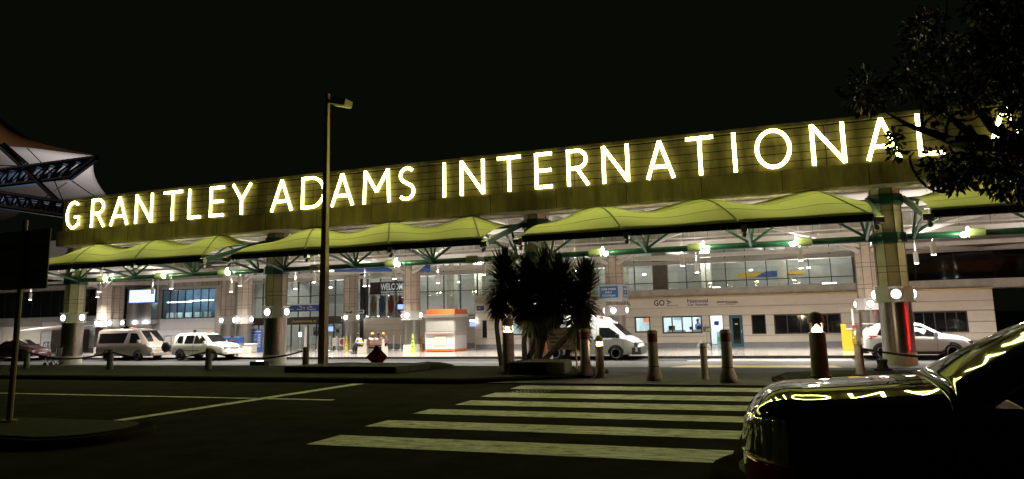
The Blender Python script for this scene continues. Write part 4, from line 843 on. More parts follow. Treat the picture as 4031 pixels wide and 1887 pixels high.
for x, ht in ((0.95, 1.22), (1.95, 1.90), (2.2, 1.94), (3.2, 1.95), (4.0, 1.86), (4.45, 1.3)):
    hw2 = 0.97-0.22*max(0, (ht-1.2)/0.74)
    rows.append([Vector((x, YC-0.985, 1.16)), Vector((x, YC-hw2-0.01, ht-0.12 if ht > 1.4 else 1.18)), Vector((x, YC-hw2+0.06, ht-0.02)), Vector((x, YC, ht)), Vector((x, YC+hw2-0.06, ht-0.02)), Vector((x, YC+hw2+0.01, ht-0.12 if ht > 1.4 else 1.18)), Vector((x, YC+0.985, 1.16))])
mb = MB().grid(rows[1:]); mb.build('cabin', blackp, fc, True, ang=50)
for s_ in (-1, 1):
    yy = lambda z: YC+s_*(0.985-0.22*(z-1.16)/0.7)
    MB().add([(1.12, yy(1.2), 1.24), (1.98, yy(1.74), 1.74), (2.75, yy(1.76), 1.76), (2.75, yy(1.22), 1.22)], [(0, 1, 2, 3)]).build('side_window', darkg, fc, True, thick=0.02)
    MB().add([(2.85, yy(1.22), 1.22), (2.85, yy(1.76), 1.76), (3.75, yy(1.74), 1.74), (4.1, yy(1.26), 1.26)], [(0, 1, 2, 3)]).build('side_window', darkg, fc, True, thick=0.02)
    MB().box(1.2, 1.35, YC+s_*1.08-0.09, YC+s_*1.08+0.09, 1.2, 1.36).build('wing_mirror', blackp, fc, True, bevel=0.03)
    for x in (0.55, 3.6):
        o_ = thing('w', (0, 0, 0), '', ''); 
        bpy.data.objects.remove(o_)
        t_ = MB().lathe([(0.22, -0.11), (0.34, -0.12), (0.37, -0.08), (0.37, 0.08), (0.34, 0.12), (0.22, 0.11)], (x, YC+s_*0.9, 0.37), 28, 'y').build('tyre_wheel', tyre_m, fc, True)
        r2 = MB()
        for k in range(5): a = 2*pi*k/5; r2.obox((x, YC+s_*1.0, 0.37), (x+0.23*cos(a), YC+s_*1.01, 0.37+0.23*sin(a)), 0.06, 0.02, up=(0, 1, 0))
        r2 = r2.build('rim', rim_m, t_); r2.location = -fc.location
# lamp cluster wrapping the near front corner
def patch(x0, x1, z0, z1, off, nm, m2, side=1, bx=14, bz=12):
    rr = []
    for i in range(bx+1):
        x = x0+(x1(0) if callable(x1) else x1-x0)*i/bx; line = []
        for j in range(bz+1):
            z = z0+(z1-z0)*j/bz
            lo, hi = 0.0, pi/2
            for _ in range(30):
                md = (lo+hi)/2
                if fsurf(x, md).z < z: lo = md
                else: hi = md
            p = fsurf(x, lo, off); 
            if side < 0: p.y = 2*YC-p.y
            line.append(p)
        rr.append(line)
    return MB().grid(rr).build(nm, m2, fc, True, ang=80, thick=0.004)
def lens_mat():
    M = mat('clear_lens', (0.55, 0.56, 0.56), 0.05, m=1.0); nt = M.node_tree; b = nt.nodes['Principled BSDF']
    tc = nt.nodes.new('ShaderNodeTexCoord'); mp = nt.nodes.new('ShaderNodeMapping'); mp.inputs['Scale'].default_value = (14, 3, 1.6)
    no = nt.nodes.new('ShaderNodeTexNoise'); no.inputs['Scale'].default_value = 2.2; no.inputs['Detail'].default_value = 2
    bp = nt.nodes.new('ShaderNodeBump'); bp.inputs['Strength'].default_value = 0.55; bp.inputs['Distance'].default_value = 0.03
    nt.links.new(tc.outputs['Object'], mp.inputs[0]); nt.links.new(mp.outputs[0], no.inputs['Vector']); nt.links.new(no.outputs['Fac'], bp.inputs['Height']); nt.links.new(bp.outputs[0], b.inputs['Normal'])
    cr = nt.nodes.new('ShaderNodeValToRGB'); cr.color_ramp.elements[0].position = 0.42; cr.color_ramp.elements[0].color = (0.45, 0.45, 0.45, 1); cr.color_ramp.elements[1].position = 0.55; cr.color_ramp.elements[1].color = (0.92, 0.93, 0.93, 1)
    nt.links.new(no.outputs['Fac'], cr.inputs[0]); nt.links.new(cr.outputs[0], b.inputs['Base Color'])
    b.inputs['Coat Weight'].default_value = 1; b.inputs['Coat Roughness'].default_value = 0.02
    return M
lm = lens_mat()
for sd in (1, -1):
    patch(-0.405, -0.10, 0.93, 1.20, 0.006, 'lamp_lens', lm, sd)
    patch(-0.405, -0.06, 0.74, 0.915, 0.006, 'lower_lamp', mat('dark_red_lens', (0.40, 0.02, 0.02), 0.05, m=0.7, coat=1.0), sd)
    patch(-0.408, -0.06, 0.917, 0.928, 0.010, 'lamp_trim', MATS['dull_trim'], sd, 14, 2)
B(-0.47, -0.40, YC-0.3, YC+0.3, 0.46, 0.58).build('number_plate', plate_m, fc, True)

# ================================================================== lamp post, left sign, tent roof
lp = thing('street_lamp', (-18.1, 25.95, 0.12), 'tall square-section street lamp standing in the grass, its head unlit', 'street lamp')
rust = mat('rusty_pole', (0.52, 0.38, 0.22), 0.7, n=0.4, sc=4, stretch=(1, 1, 0.3)); lpb = MB(); z0 = 0
for i, (za, zb_, w0, w1) in enumerate(((0, 4.6, 0.30, 0.26), (4.6, 11.45, 0.24, 0.15))):
    lpb.add([(sx*w0/2, sy*w0/2, za) for sx, sy in ((-1, -1), (1, -1), (1, 1), (-1, 1))]+[(sx*w1/2, sy*w1/2, zb_) for sx, sy in ((-1, -1), (1, -1), (1, 1), (-1, 1))], [(0, 3, 2, 1), (4, 5, 6, 7), (0, 1, 5, 4), (1, 2, 6, 5), (2, 3, 7, 6), (3, 0, 4, 7)])
lpb.build('post', rust, lp)
MB().obox((0.0, 0, 11.1), (0.55, -0.1, 11.0), 0.12, 0.14).build('arm', blackm, lp)
h = MB().add([(0.25, -0.3, 10.95), (0.45, -0.3, 11.2), (1.15, -0.38, 11.0), (1.1, -0.38, 10.72), (0.25, 0.28, 10.95), (0.45, 0.28, 11.2), (1.15, 0.2, 11.0), (1.1, 0.2, 10.72)], [(0, 1, 2, 3), (7, 6, 5, 4), (0, 4, 5, 1), (1, 5, 6, 2), (2, 6, 7, 3), (3, 7, 4, 0)]).build('lamp_head', mat('lamp_head_grey', (0.34, 0.32, 0.26), 0.5), lp, bevel=0.02)
MB().add([(0.3, -0.24, 10.93), (1.05, -0.3, 10.70), (1.05, 0.15, 10.70), (0.3, 0.22, 10.93)], [(0, 1, 2, 3)]).build('lens', mat('lamp_lens_clear', (0.7, 0.7, 0.62), 0.2), h, thick=0.02)
ls = thing('road_sign', (-14.01, 10.1, 0.13), 'dark back of a large road sign on a thin pole at the left edge', 'road sign')
MB().cyl((0, 0, 0), (0, 0, 3.85), 0.055, 0.05, 10).cyl((0, 0, 0), (0, 0, 0.05), 0.14, n=10).build('pole', mat('grey_pole', (0.22, 0.20, 0.15), 0.55, m=0.3), ls)
MB().box(-0.95, 0.62, 0.06, 0.09, 2.5, 3.66).build('sign_board', mat('sign_back', (0.30, 0.28, 0.28), 0.6, n=0.2), ls, bevel=0.01)
MB().box(-0.85, 0.55, 0.03, 0.06, 2.8, 2.86).box(-0.85, 0.55, 0.03, 0.06, 3.3, 3.36).build('sign_rail', mat('grey_rail', (0.1, 0.1, 0.1), 0.5), ls)
MB().box(-0.9, 0.57, 0.091, 0.095, 2.55, 3.61).build('sign_face', mat('sign_blue', (0.02, 0.05, 0.2), 0.5), ls)

tent = thing('tent_roof', (-70, 56, 0), 'white tensile tent roof on dark blue trusses behind the left end of the sign', 'tent roof')
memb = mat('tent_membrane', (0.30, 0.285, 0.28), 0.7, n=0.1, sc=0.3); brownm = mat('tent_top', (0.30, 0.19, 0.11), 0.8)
def crv(pts, n):                                          # even Catmull-Rom through pixel points
    P_ = [Vector(p) for p in pts]; P_ = [P_[0]]+P_+[P_[-1]]; out = []
    for k in range(n+1):
        s_ = k/n*(len(P_)-3); i = min(int(s_), len(P_)-4); t_ = s_-i; a, b, c_, d = P_[i:i+4]
        out.append(0.5*((2*b)+(c_-a)*t_+(2*a-5*b+4*c_-d)*t_*t_+(3*b-a-3*c_+d)*t_**3))
    return out
def tent_sheet(top, bot, ytop, ybot, m2, nm, n=24, rows_n=10, sag=0.0, bow=0.0):
    T_, B_ = crv(top, n), crv(bot, n); rr = []
    for j in range(rows_n+1):
        q = j/rows_n; rr.append([c1(T_[i].x*(1-q)+B_[i].x*q-bow*sin(pi*q)*(i/n)**4, T_[i].y*(1-q)+B_[i].y*q, Y=ytop*(1-q)+ybot*q+sag*sin(pi*q)) for i in range(n+1)])
    MB().grid(rr).build(nm, m2, tent, True, ang=80, thick=0.03)
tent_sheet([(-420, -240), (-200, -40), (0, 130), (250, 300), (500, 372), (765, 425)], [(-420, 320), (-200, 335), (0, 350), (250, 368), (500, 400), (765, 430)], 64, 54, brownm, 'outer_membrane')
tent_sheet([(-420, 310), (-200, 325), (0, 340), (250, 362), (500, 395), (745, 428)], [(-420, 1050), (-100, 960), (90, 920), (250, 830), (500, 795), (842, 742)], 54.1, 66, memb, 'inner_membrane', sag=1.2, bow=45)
trm = mat('truss_blue', (0.010, 0.03, 0.065), 0.7, spec=0.1)
def tr(a, b, r, Y0, Y1): return [c1(*a, Y=Y0), c1(*b, Y=Y1)]
def truss(ua, ub, la, lb, n, Y, r):
    m_ = MB(); m_.tube([c1(*ua, Y=Y), c1(*ub, Y=Y)], r, 8); m_.tube([c1(*la, Y=Y), c1(*lb, Y=Y)], r, 8); m_.tube([c1(ua[0], ua[1]+22, Y=Y+1.4), c1(ub[0], ub[1]+12, Y=Y+0.6)], r, 8)
    for k in range(n):
        f = lambda p, q, s_: (p[0]+(q[0]-p[0])*s_, p[1]+(q[1]-p[1])*s_)
        m_.tube([c1(*f(la, lb, k/n), Y=Y), c1(*f(ua, ub, (k+0.5)/n), Y=Y)], r*0.6, 6); m_.tube([c1(*f(ua, ub, (k+0.5)/n), Y=Y), c1(*f(la, lb, (k+1)/n), Y=Y)], r*0.6, 6)
        m_.tube([c1(*f(la, lb, (k+0.3)/n), Y=Y), c1(*f(ua, ub, (k+0.9)/n), Y=Y+1.2)], r*0.45, 6)
    m_.build('truss', trm, tent, True)
truss((-300, 585), (765, 445), (-300, 705), (560, 605), 10, 52.5, 0.27); truss((-300, 680), (560, 808), (-300, 785), (545, 908), 9, 51.5, 0.25)
m_ = MB(); m_.tube([c1(560, 605, Y=52.5), c1(765, 450, Y=52.5)], 0.27, 8); m_.tube([c1(-60, 300, Y=53), c1(180, 520, Y=52.5), c1(460, 790, Y=51.6)], 0.24, 8); m_.tube([c1(30, 340, Y=53.5), c1(210, 495, Y=53)], 0.22, 8)
m_.build('brace', trm, tent, True)
m_ = MB(); m_.tube([c1(215, 370, Y=52.6), c1(400, 560, Y=52.5), c1(500, 790, Y=52)], 0.05, 5); m_.tube([c1(530, 640, Y=52), c1(340, 770, Y=52)], 0.05, 5); m_.tube([c1(570, 630, Y=53), c1(745, 750, Y=57)], 0.06, 5); m_.tube([c1(0, 505, Y=52), c1(150, 512, Y=52)], 0.06, 5)
m_.build('cable', trm, tent, True)
MB().cyl((-84, 56, 0), (-84, 56, 20), 0.5).build('mast', trm, tent, True)
ul = MB().box(-74.5, -73.5, 55.6, 56.4, 9.7, 10.1).build('added_uplight', alum, tent, True)  # unseen fitting, added with its spot to light the inner membrane
lamp('tent_added_uplamp', 'SPOT', Vector((-74, 56, 10.3))-tent.location, 4800, (1.0, 0.93, 0.90), tent, size=0.3, rot=(pi, 0, 0), spot=radians(170), blend=0.9)
lamp('tent_added_lamp', 'POINT', Vector((-100, 44, 33))-tent.location, 6500, (1.0, 0.6, 0.35), tent, size=0.5)  # unseen lamp without a fitting, added to light the outer membrane

# ================================================================== bollards and chain
bolm = mat('bollard_concrete', (0.52, 0.47, 0.40), 0.85, n=0.35, sc=5, bump=0.4); redtop = mat('faded_red', (0.22, 0.05, 0.04), 0.7, n=0.3, sc=8)
warm = emit('bollard_glow', (1.0, 0.62, 0.25), 9)
cp = thing('chain_post', (-32.62, 24.1, 0.13), 'round wooden chain post nearest the left edge, between two hanging chains', 'post', 'posts carrying the chain along the grass')
MB().lathe([(0.125, 0), (0.12, 0.70), (0.105, 0.705), (0.105, 0.74), (0.12, 0.745), (0.12, 0.82), (0.09, 0.84)], n=14).build('post', bolm, cp)
MB().lathe([(0.03, -0.02), (0.03, 0.02)], (0.13, 0, 0.70), 8).build('ring', blackm, cp)
chx = [(-32.62, 24.1), (-27.0, 23.6), (-21.7, 23.5), (-17.44, 23.9)]
for (x, y), l in zip(chx[1:], ('second chain post from the left, in front of the beige minibus', 'third chain post from the left, in front of the cream off-roader', 'chain post just left of the tall street lamp')): dup(cp, (x, y, 0.13), l)
chm = mat('black_chain', (0.015, 0.015, 0.015), 0.6)
def chain(a, b, sag, label):
    pts = [Vector(a).lerp(Vector(b), i/16)+Vector((0, 0, -sag*4*(i/16)*(1-i/16))) for i in range(17)]
    m_ = MB().tube(pts, 0.03, 6)
    for i in range(1, 60):
        q = i/60; p = Vector(a).lerp(Vector(b), q)+Vector((0, 0, -sag*4*q*(1-q))); m_.lathe([(0.02, -0.02), (0.042, 0), (0.02, 0.02)], p, 6, 'x')
    tag(m_.build('chain', chm), label, 'chain', 'chains slung between the posts')
for (a, b, l) in ((chx[0], chx[1], 'chain between the first two posts, crossing the wheelchair'), (chx[1], chx[2], 'chain sagging before the minibus and off-roader wheels'), (chx[2], chx[3], 'chain sagging in front of the second front column')):
    chain((a[0]+.12, a[1], 0.82), (b[0]-.12, b[1], 0.82), 0.27, l)
chain((-38.0, 24.6, 0.82), (chx[0][0]-.12, chx[0][1], 0.82), 0.25, 'chain reaching the leftmost post from outside the picture')
def lamp_bollard(loc, s_, r, label, glow):
    t = thing('lamp_bollard', loc, label, 'bollard light', 'dome-topped bollard lights')
    H = 1.0*s_
    MB().lathe([(r*1.25, 0), (r*1.2, 0.06), (r*1.02, 0.09), (r, 0.1), (r*0.93, H)], n=20).build('shaft', bolm, t)
    MB().lathe([(r*0.80, H), (r*0.80, H+r*1.1)], n=16).build('lens', glass('bollard_glass', (0.95, 0.9, 0.8), 0.08), t)
    g = MB().lathe([(r*0.66, H+0.01), (r*0.5, H+r*0.35), (r*0.25, H+r*0.7), (r*0.02, H+r*0.9)], n=12).build('glow', glow, t)
    MB().lathe([(r*0.94, H+r*1.1), (r*0.94, H+r*1.5), (r*0.8, H+r*2.0), (r*0.45, H+r*2.35), (r*0.02, H+r*2.45)], n=18).build('dome', bolm, t)
    m_ = MB()
    for k in range(4): a = k*pi/2+pi/4; m_.tube([(r*0.9*cos(a), r*0.9*sin(a), H), (r*0.9*cos(a), r*0.9*sin(a), H+r*1.15)], r*0.07, 5)
    m_.build('cage', bolm, t)
    lamp('bollard_lamp', 'POINT', (0, 0, H+r*0.95), 55 if glow is warm else 110, (1, 0.82, 0.62), t, size=0.05)
    return t
p = c4(385, 1145, z=0.12); lamp_bollard((p.x, 23.05, 0.12), 1.29, 0.20, 'tall bollard light with warm glow, left of the spiky plants', warm)
p = c4(1125, 1172, z=0.06); lamp_bollard((p.x, 22.57, 0.035), 0.93, 0.135, 'small bollard light in front of the white van', warm)
lamp_bollard((0.5, 21.85, 0.12), 1.2, 0.225, 'thick bollard light shining brightly beside the black car', emit('bollard_bright', (1.0, 0.78, 0.5), 30))
def bulb_bollard(loc, label, H=1.38, r=0.14, foot=True):
    t = thing('traffic_bollard', loc, label, 'bollard', 'flared-foot traffic bollards')
    if foot:
        MB().lathe([(r*1.5, 0), (r*1.72, 0.05), (r*1.68, 0.14), (r*1.2, 0.32), (r*1.08, 0.38)], n=18).build('foot', bolm, t)
        MB().lathe([(r*1.14, 0.38), (r*1.14, 0.40)], n=18).build('joint_ring', black, t)
    z0 = 0.4 if foot else 0
    MB().lathe([(r*1.05, z0), (r, H*0.78)], n=18).build('shaft', bolm, t)
    MB().lathe([(r*1.02, H*0.78), (r*1.02, H*0.95)], n=18).build('red_band', redtop, t)
    MB().lathe([(r*1.1, H*0.95), (r*1.12, H*0.99), (r*0.8, H*1.02)], n=18).build('cap', bolm, t)
    return t
bulb_bollard((-6.1, 22.3, 0.10), 'flared-foot bollard with red glint, behind it the spiky plants and van nose')
bulb_bollard((-3.9, 21.6, 0.035), 'flared-foot bollard standing alone right of the white van')
bulb_bollard((-1.83, 21.2, 0.035), 'flared-foot bollard with dark red band in front of the lit doorway')
t = thing('slim_post', (-2.55, 22.1, 0.035), 'slim plain post between two flared bollards at the crossing', 'bollard'); MB().lathe([(0.12, 0), (0.1, 0.12), (0.095, 0.95), (0.1, 1.0), (0.06, 1.02)], n=14).build('shaft', bolm, t); MB().lathe([(0.10, 0.88), (0.10, 0.9)], n=14).build('groove', black, t)
t = thing('chain_post', (1.55, 22.85, 0.12), 'wooden chain post with a clear bag over it, right of the bright bollard', 'post'); MB().lathe([(0.14, 0), (0.115, 0.15), (0.11, 0.78), (0.12, 0.8), (0.09, 0.83)], n=14).build('post', bolm, t)
MB().lathe([(0.13, 0.8), (0.15, 0.95), (0.13, 1.2), (0.1, 1.35), (0.02, 1.38)], n=11).build('bag', glass('plastic_film', (0.75, 0.75, 0.7), 0.25), t)
chain((1.67, 22.85, 0.82), (7.5, 23.0, 0.82), 0.3, 'chain from the bagged post to the right, across the column foot')
t = thing('floodlight_stump', (2.25, 24.4, 0.1), 'squat black ground floodlight at the foot of the right front column', 'ground light'); MB().box(-0.24, 0.24, -0.16, 0.16, 0, 0.1).build('base', black, t, bevel=0.02); MB().lathe([(0.17, 0.1), (0.13, 0.2), (0.16, 0.34), (0.13, 0.36)], n=12).build('head', black, t)
t = thing('floodlight_stump', (-21.45, 26.2, 0.1), 'flat black ground light in the grass near the second front column', 'ground light'); MB().box(-0.38, 0.38, -0.18, 0.18, 0, 0.2).build('casing', black, t, bevel=0.02); MB().box(-0.2, 0.1, 0.0, 0.14, 0.2, 0.215).build('lens', emit('ground_glow', (1, 0.97, 0.9), 5), t)

# diamond sign, notice board, slab, planter
t = thing('diamond_sign', (-16.45, 27.4, -0.1), 'small dark red diamond warning sign seen from behind, before the bench', 'warning sign')
MB().prism([(-0.52, 0.5), (0, 0.03), (0.52, 0.5), (0, 0.97)], -0.01, 0.01, 'y').build('plate', mat('dull_red', (0.50, 0.06, 0.05), 0.6), t, bevel=0.006); MB().box(-0.07, 0.07, -0.06, -0.012, -0.05, 0.98).build('stay', black, t)
nb = thing('notice_board', (-8.1, 24.4, 0.05), 'beige notice board with dark lines of text on two thin posts behind the plants', 'notice board')
a, b = c4(716, 960, Y=24.4), c4(938, 790, Y=24.4)
B(a.x, b.x, 24.38, 24.42, a.z, b.z).build('board', mat('notice_beige', (0.15, 0.13, 0.075), 0.7, n=0.1), nb, True)
for x in (a.x+0.02, b.x-0.02): B(x-0.02, x+0.02, 24.42, 24.46, 0.05, b.z).build('leg', rust, nb, True)
for k, s_ in enumerate(('Please ensure your', 'parking ticket is', 'validated before', 'you exit car park')): text(s_, 0.095, (a.x+0.1, 24.375, b.z-0.22-k*0.13), mat('notice_ink', (0.03, 0.03, 0.02), 0.7), nb, bold=0.002)
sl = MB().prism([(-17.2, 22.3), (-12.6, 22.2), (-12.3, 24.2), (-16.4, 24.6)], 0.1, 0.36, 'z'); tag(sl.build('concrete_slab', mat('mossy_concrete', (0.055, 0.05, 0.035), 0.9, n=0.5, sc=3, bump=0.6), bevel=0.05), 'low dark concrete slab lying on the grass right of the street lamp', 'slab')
pb = thing('stone_planter', (-7.7, 23.2, 0.12), 'low dark stone planter block at the foot of the spiky plants', 'planter'); MB().prism([(-8.55, 22.15), (-7.25, 21.95), (-6.75, 22.3), (-6.9, 23.6), (-8.5, 23.9)], 0.1, 0.52, 'z').build('block', MATS['mossy_concrete'], pb, True, bevel=0.06)
tag(MB().lathe([(1.1, 0), (0.9, 0.12), (0.5, 0.2), (0.02, 0.24)], (-12.8, 24.9, 0.12), 12).build('earth_mound', grassm), 'low grassy mound beside the concrete slab', 'mound')

# ================================================================== spiky yucca plants
leafm = mat('yucca_leaf', (0.05, 0.06, 0.022), 0.5, n=0.4, sc=2); stemm = mat('yucca_stem', (0.03, 0.024, 0.016), 0.9, n=0.4, sc=8, bump=0.8)
def yucca(stem_px, Y, label, L=1.3, n=860, leaf=1.12):
    pts = [c4(x, y, Y=Y) for x, y in stem_px]; base = pts[0].copy()
    t = thing('yucca', base, label, 'spiky plant', 'clump of yuccas')
    S = [p+Vector((random.uniform(-.03, .03), random.uniform(-.05, .05), 0)) for p in pts]; S[0] = pts[0]
    MB().tube(S, [0.10-0.03*i/(len(S)-1) for i in range(len(S))], 8).build('stem', stemm, t, True)
    m_ = MB(); top = pts[-1]; seg = [(pts[i+1]-pts[i]).length for i in range(len(pts)-1)]
    def along(d):
        i = len(seg)-1
        while i > 0 and d > seg[i]: d -= seg[i]; i -= 1
        return pts[i+1].lerp(pts[i], min(1, d/seg[i]))
    for k in range(n):
        q = k/n; d = L*q**1.15; o = along(d); az = random.uniform(0, 2*pi); el = radians(82-138*q**0.9+random.gauss(0, 13)); ln = leaf*random.uniform(0.75, 1.12)*(0.75 if q < 0.06 else 1-0.38*q)
        dv = Vector((cos(az)*cos(el), sin(az)*cos(el), sin(el))); sd = dv.cross(Vector((0, 0, 1))); sd = sd.normalized() if sd.length > 0.1 else Vector((1, 0, 0)); w_ = 0.036
        p0_ = o+dv*0.05; p1_ = o+dv*ln*0.5+Vector((0, 0, -0.02)); p2_ = o+dv*ln+Vector((0, 0, -0.10*cos(el)-0.02)); up = sd.cross(dv)*0.008
        m_.add([p0_-sd*w_*0.8, p0_+sd*w_*0.8, p1_+sd*w_, p1_-sd*w_, p2_, p1_+up], [(0, 1, 2, 5), (0, 5, 3), (5, 2, 4), (3, 5, 4)])
    m_.build('leaves', leafm, t, True, ang=10)
yucca([(352, 1085), (335, 960), (312, 780), (330, 560), (375, 330)], 24.3, 'leftmost yucca, leaning out over the tall bollard light')
yucca([(535, 1068), (528, 900), (538, 740), (565, 560), (555, 380)], 24.6, 'upright yucca second from the left with its crown highest')
yucca([(545, 1060), (630, 900), (700, 780), (690, 600), (660, 440)], 24.9, 'yucca leaning right from the leftmost foot, deep in the clump', L=1.5)
yucca([(628, 1066), (632, 900), (640, 760), (480, 620), (440, 520)], 24.2, 'yucca with a bare straight stem over the planter', L=1.3)
yucca([(640, 1066), (680, 900), (740, 740), (800, 560), (815, 380)], 24.5, 'yucca with crown third from the left, above the notice board')
yucca([(665, 1066), (800, 930), (930, 790), (1000, 620), (1020, 410)], 24.4, 'yucca slanting strongly right, crown nearest the white van')
yucca([(870, 1125), (855, 1040), (905, 900), (950, 790), (915, 540)], 24.8, 'yucca rooted right of the planter with a swollen foot', L=1.4)
yucca([(620, 1066), (650, 900), (720, 760), (730, 600), (700, 330)], 25.1, 'rear yucca hidden behind the middle crowns', L=1.6)

# ================================================================== overhanging tree
tr_ = thing('shade_tree', (6.3, 13.4, 0.1), 'dark leafy tree overhanging the right end of the sign, trunk out of view', 'tree')
bark = mat('tree_bark', (0.035, 0.03, 0.022), 0.9, n=0.4, sc=6, bump=0.8, stretch=(1, 1, 0.3)); tleaf = mat('tree_leaf', (0.07, 0.09, 0.03), 0.55, n=0.5, sc=2.5)
hub = cT(1250, 900, Y=13.2); limb = MB()
limb.tube([(6.3, 13.4, 0.0), (6.2, 13.4, 1.4), (5.7, 13.3, 2.8), (4.9, 13.2, 3.9), hub], [0.26, 0.22, 0.19, 0.16, 0.14], 10)
limb.tube([(5.9, 13.35, 2.2), (6.6, 13.8, 4.0), (6.4, 14.2, 6.0), (6.0, 14.3, 8.0)], [0.18, 0.15, 0.11, 0.05], 8)
limb.tube([(4.9, 13.2, 3.9), (4.8, 12.7, 5.0), (4.4, 12.4, 6.4), (3.8, 12.2, 7.6)], [0.14, 0.11, 0.08, 0.03], 8)
bw = lambda px, Y, rs: limb.tube([cT(x, y, Y=Y+0.25*math.sin(i*1.7)) for i, (x, y) in enumerate(px)], rs, 7)
bw([(1250, 900), (1050, 865), (930, 862), (800, 862), (720, 850), (650, 828), (585, 800), (520, 778), (455, 760), (400, 735), (350, 705), (290, 672)], 13.2, [0.14, .12, .11, .10, .09, .075, .06, .055, .045, .035, .025, .015])
bw([(1130, 870), (1000, 800), (915, 765), (860, 690), (800, 620), (745, 550), (690, 495), (640, 420), (618, 330), (615, 220), (640, 60), (650, -80)], 13.5, [0.10, .09, .07, .06, .05, .045, .035, .025, .02, .018, .015, .01])
bw([(860, 862), (800, 810), (760, 780), (700, 728), (650, 690), (600, 660), (540, 630), (490, 580), (455, 520), (430, 460), (390, 400)], 13.0, [0.08, .07, .06, .05, .045, .04, .035, .03, .025, .02, .01])
bw([(800, 862), (795, 830), (800, 790), (780, 755), (740, 765), (715, 800)], 13.1, [0.05, .05, .045, .04, .03, .02])
bw([(930, 862), (860, 815), (760, 815), (700, 820), (650, 830)], 12.9, [0.05, .045, .04, .035, .03])
bw([(800, 870), (800, 930), (795, 1000), (775, 1060)], 13.0, [0.07, .06, .05, .03])
bw([(640, 800), (640, 755), (655, 710), (660, 680)], 13.1, [.03, .028, .025, .02]); bw([(500, 765), (520, 720), (560, 690), (585, 655)], 13.2, [.03, .025, .02, .012])
bw([(495, 760), (497, 680), (490, 620), (470, 560)], 13.2, [.03, .025, .02, .012]); bw([(660, 695), (740, 655), (790, 620)], 13.0, [.025, .02, .01]); bw([(690, 712), (760, 718), (800, 712), (835, 685)], 13.1, [.02, .02, .015, .01])
bw([(455, 765), (400, 745), (340, 748), (315, 775)], 13.1, [.02, .018, .012, .008]); bw([(450, 905), (425, 930), (425, 960), (445, 1010), (480, 1065), (520, 1105), (560, 1128), (620, 1142), (665, 1140)], 12.8, [.01, .018, .02, .02, .02, .02, .02, .018, .012])
bw([(660, 870), (670, 895), (700, 910), (740, 915)], 13.0, [.02, .018, .015, .01]); bw([(745, 1050), (775, 1095), (815, 1130), (880, 1128), (930, 1120), (985, 1122)], 12.8, [.025, .024, .022, .02, .018, .012])
bw([(950, 870), (980, 930), (1020, 1010), (1060, 1080)], 12.9, [.06, .05, .035, .02])
limb.build('trunk', bark, tr_, True, ang=60)
cl = [(150, 540, 115), (120, 590, 60), (200, 620, 60), (440, 450, 105), (400, 530, 60), (520, 470, 70), (490, 170, 90), (470, 260, 70), (560, 110, 60), (530, 340, 70), (600, 560, 90), (700, 590, 80), (590, 960, 78), (560, 1010, 62), (620, 1030, 60), (600, 1070, 45), (690, 1090, 50), (720, 1030, 55),
      (690, 970, 45), (790, 1040, 60), (850, 960, 100), (930, 920, 90), (1010, 980, 110), (900, 1040, 70), (960, 1090, 60), (1030, 1110, 70), (1080, 1060, 90), (1070, 1150, 45), (1090, 900, 80), (880, 60, 110), (1000, 40, 130), (960, 180, 120), (1080, 150, 120), (880, 270, 90), (1000, 300, 120),
      (1090, 330, 110), (800, 420, 80), (860, 500, 90), (960, 460, 110), (1060, 520, 110), (820, 600, 50), (1090, 640, 90), (1060, 740, 70), (1090, 800, 70), (1010, 770, 40), (670, 320, 70), (720, 250, 60), (780, 320, 70), (340, 850, 35), (330, 800, 26), (345, 910, 26), (1010, 620, 35), (600, 720, 30), (930, 640, 40), (1000, 830, 35),
      (1180, 300, 160), (1250, 600, 180), (1200, 1000, 150), (1350, 400, 200), (1400, 800, 200), (1180, 60, 160), (950, -60, 140), (1100, -120, 180), (1350, 100, 200)]
m_ = MB()
extra = [((6.4, 14.2, 6.6), 0.9), ((6.0, 14.3, 8.2), 1.0), ((4.2, 12.3, 6.9), 0.8), ((3.8, 12.2, 7.8), 0.8), ((5.2, 13.2, 7.6), 1.1), ((7.2, 13.9, 5.2), 0.9), ((6.6, 13.3, 4.4), 0.7), ((5.3, 12.8, 5.6), 0.9), ((7.0, 14.6, 7.2), 0.9)]
for c0, R in extra:
    for k in range(900):
        d = Vector((random.gauss(0, 1), random.gauss(0, 1), random.gauss(0, 1))).normalized()*R*random.random()**0.4; o = Vector(c0)+d
        out = (d.normalized()+Vector((random.uniform(-.5, .5), random.uniform(-.5, .5), random.uniform(-0.9, 0.25)))).normalized(); sd = out.cross(Vector((random.gauss(0, 1), random.gauss(0, 1), random.gauss(0, 1)))).normalized(); ln = random.uniform(0.10, 0.17)
        m_.add([o, o+out*ln*0.5+sd*ln*0.22, o+out*ln, o+out*ln*0.5-sd*ln*0.22], [(0, 1, 2), (0, 2, 3)])
for cx, cyy, rp in cl:
    Yc = 13.0+random.uniform(-0.5, 0.6); c0 = cT(cx, cyy, Y=Yc); R = rp/1.5075/ (FPX/13.6)
    for k in range(int(28+115*min(2.6, (R/0.3)**2))):
        d = Vector((random.gauss(0, 1), random.gauss(0, 1), random.gauss(0, 1))).normalized()*R*random.random()**0.45; d.y *= 1.3
        o = c0+d; out = (d.normalized()*0.8+Vector((random.uniform(-.5, .5), random.uniform(-.5, .5), random.uniform(-0.9, 0.25)))).normalized()
        sd = out.cross(Vector((random.gauss(0, 1), random.gauss(0, 1), random.gauss(0, 1)))).normalized(); ln = random.uniform(0.09, 0.16); w_ = ln*0.22
        mid = o+out*ln*0.5+Vector((0, 0, 0.008))
        m_.add([o, mid+sd*w_, o+out*ln, mid-sd*w_], [(0, 1, 2), (0, 2, 3)])
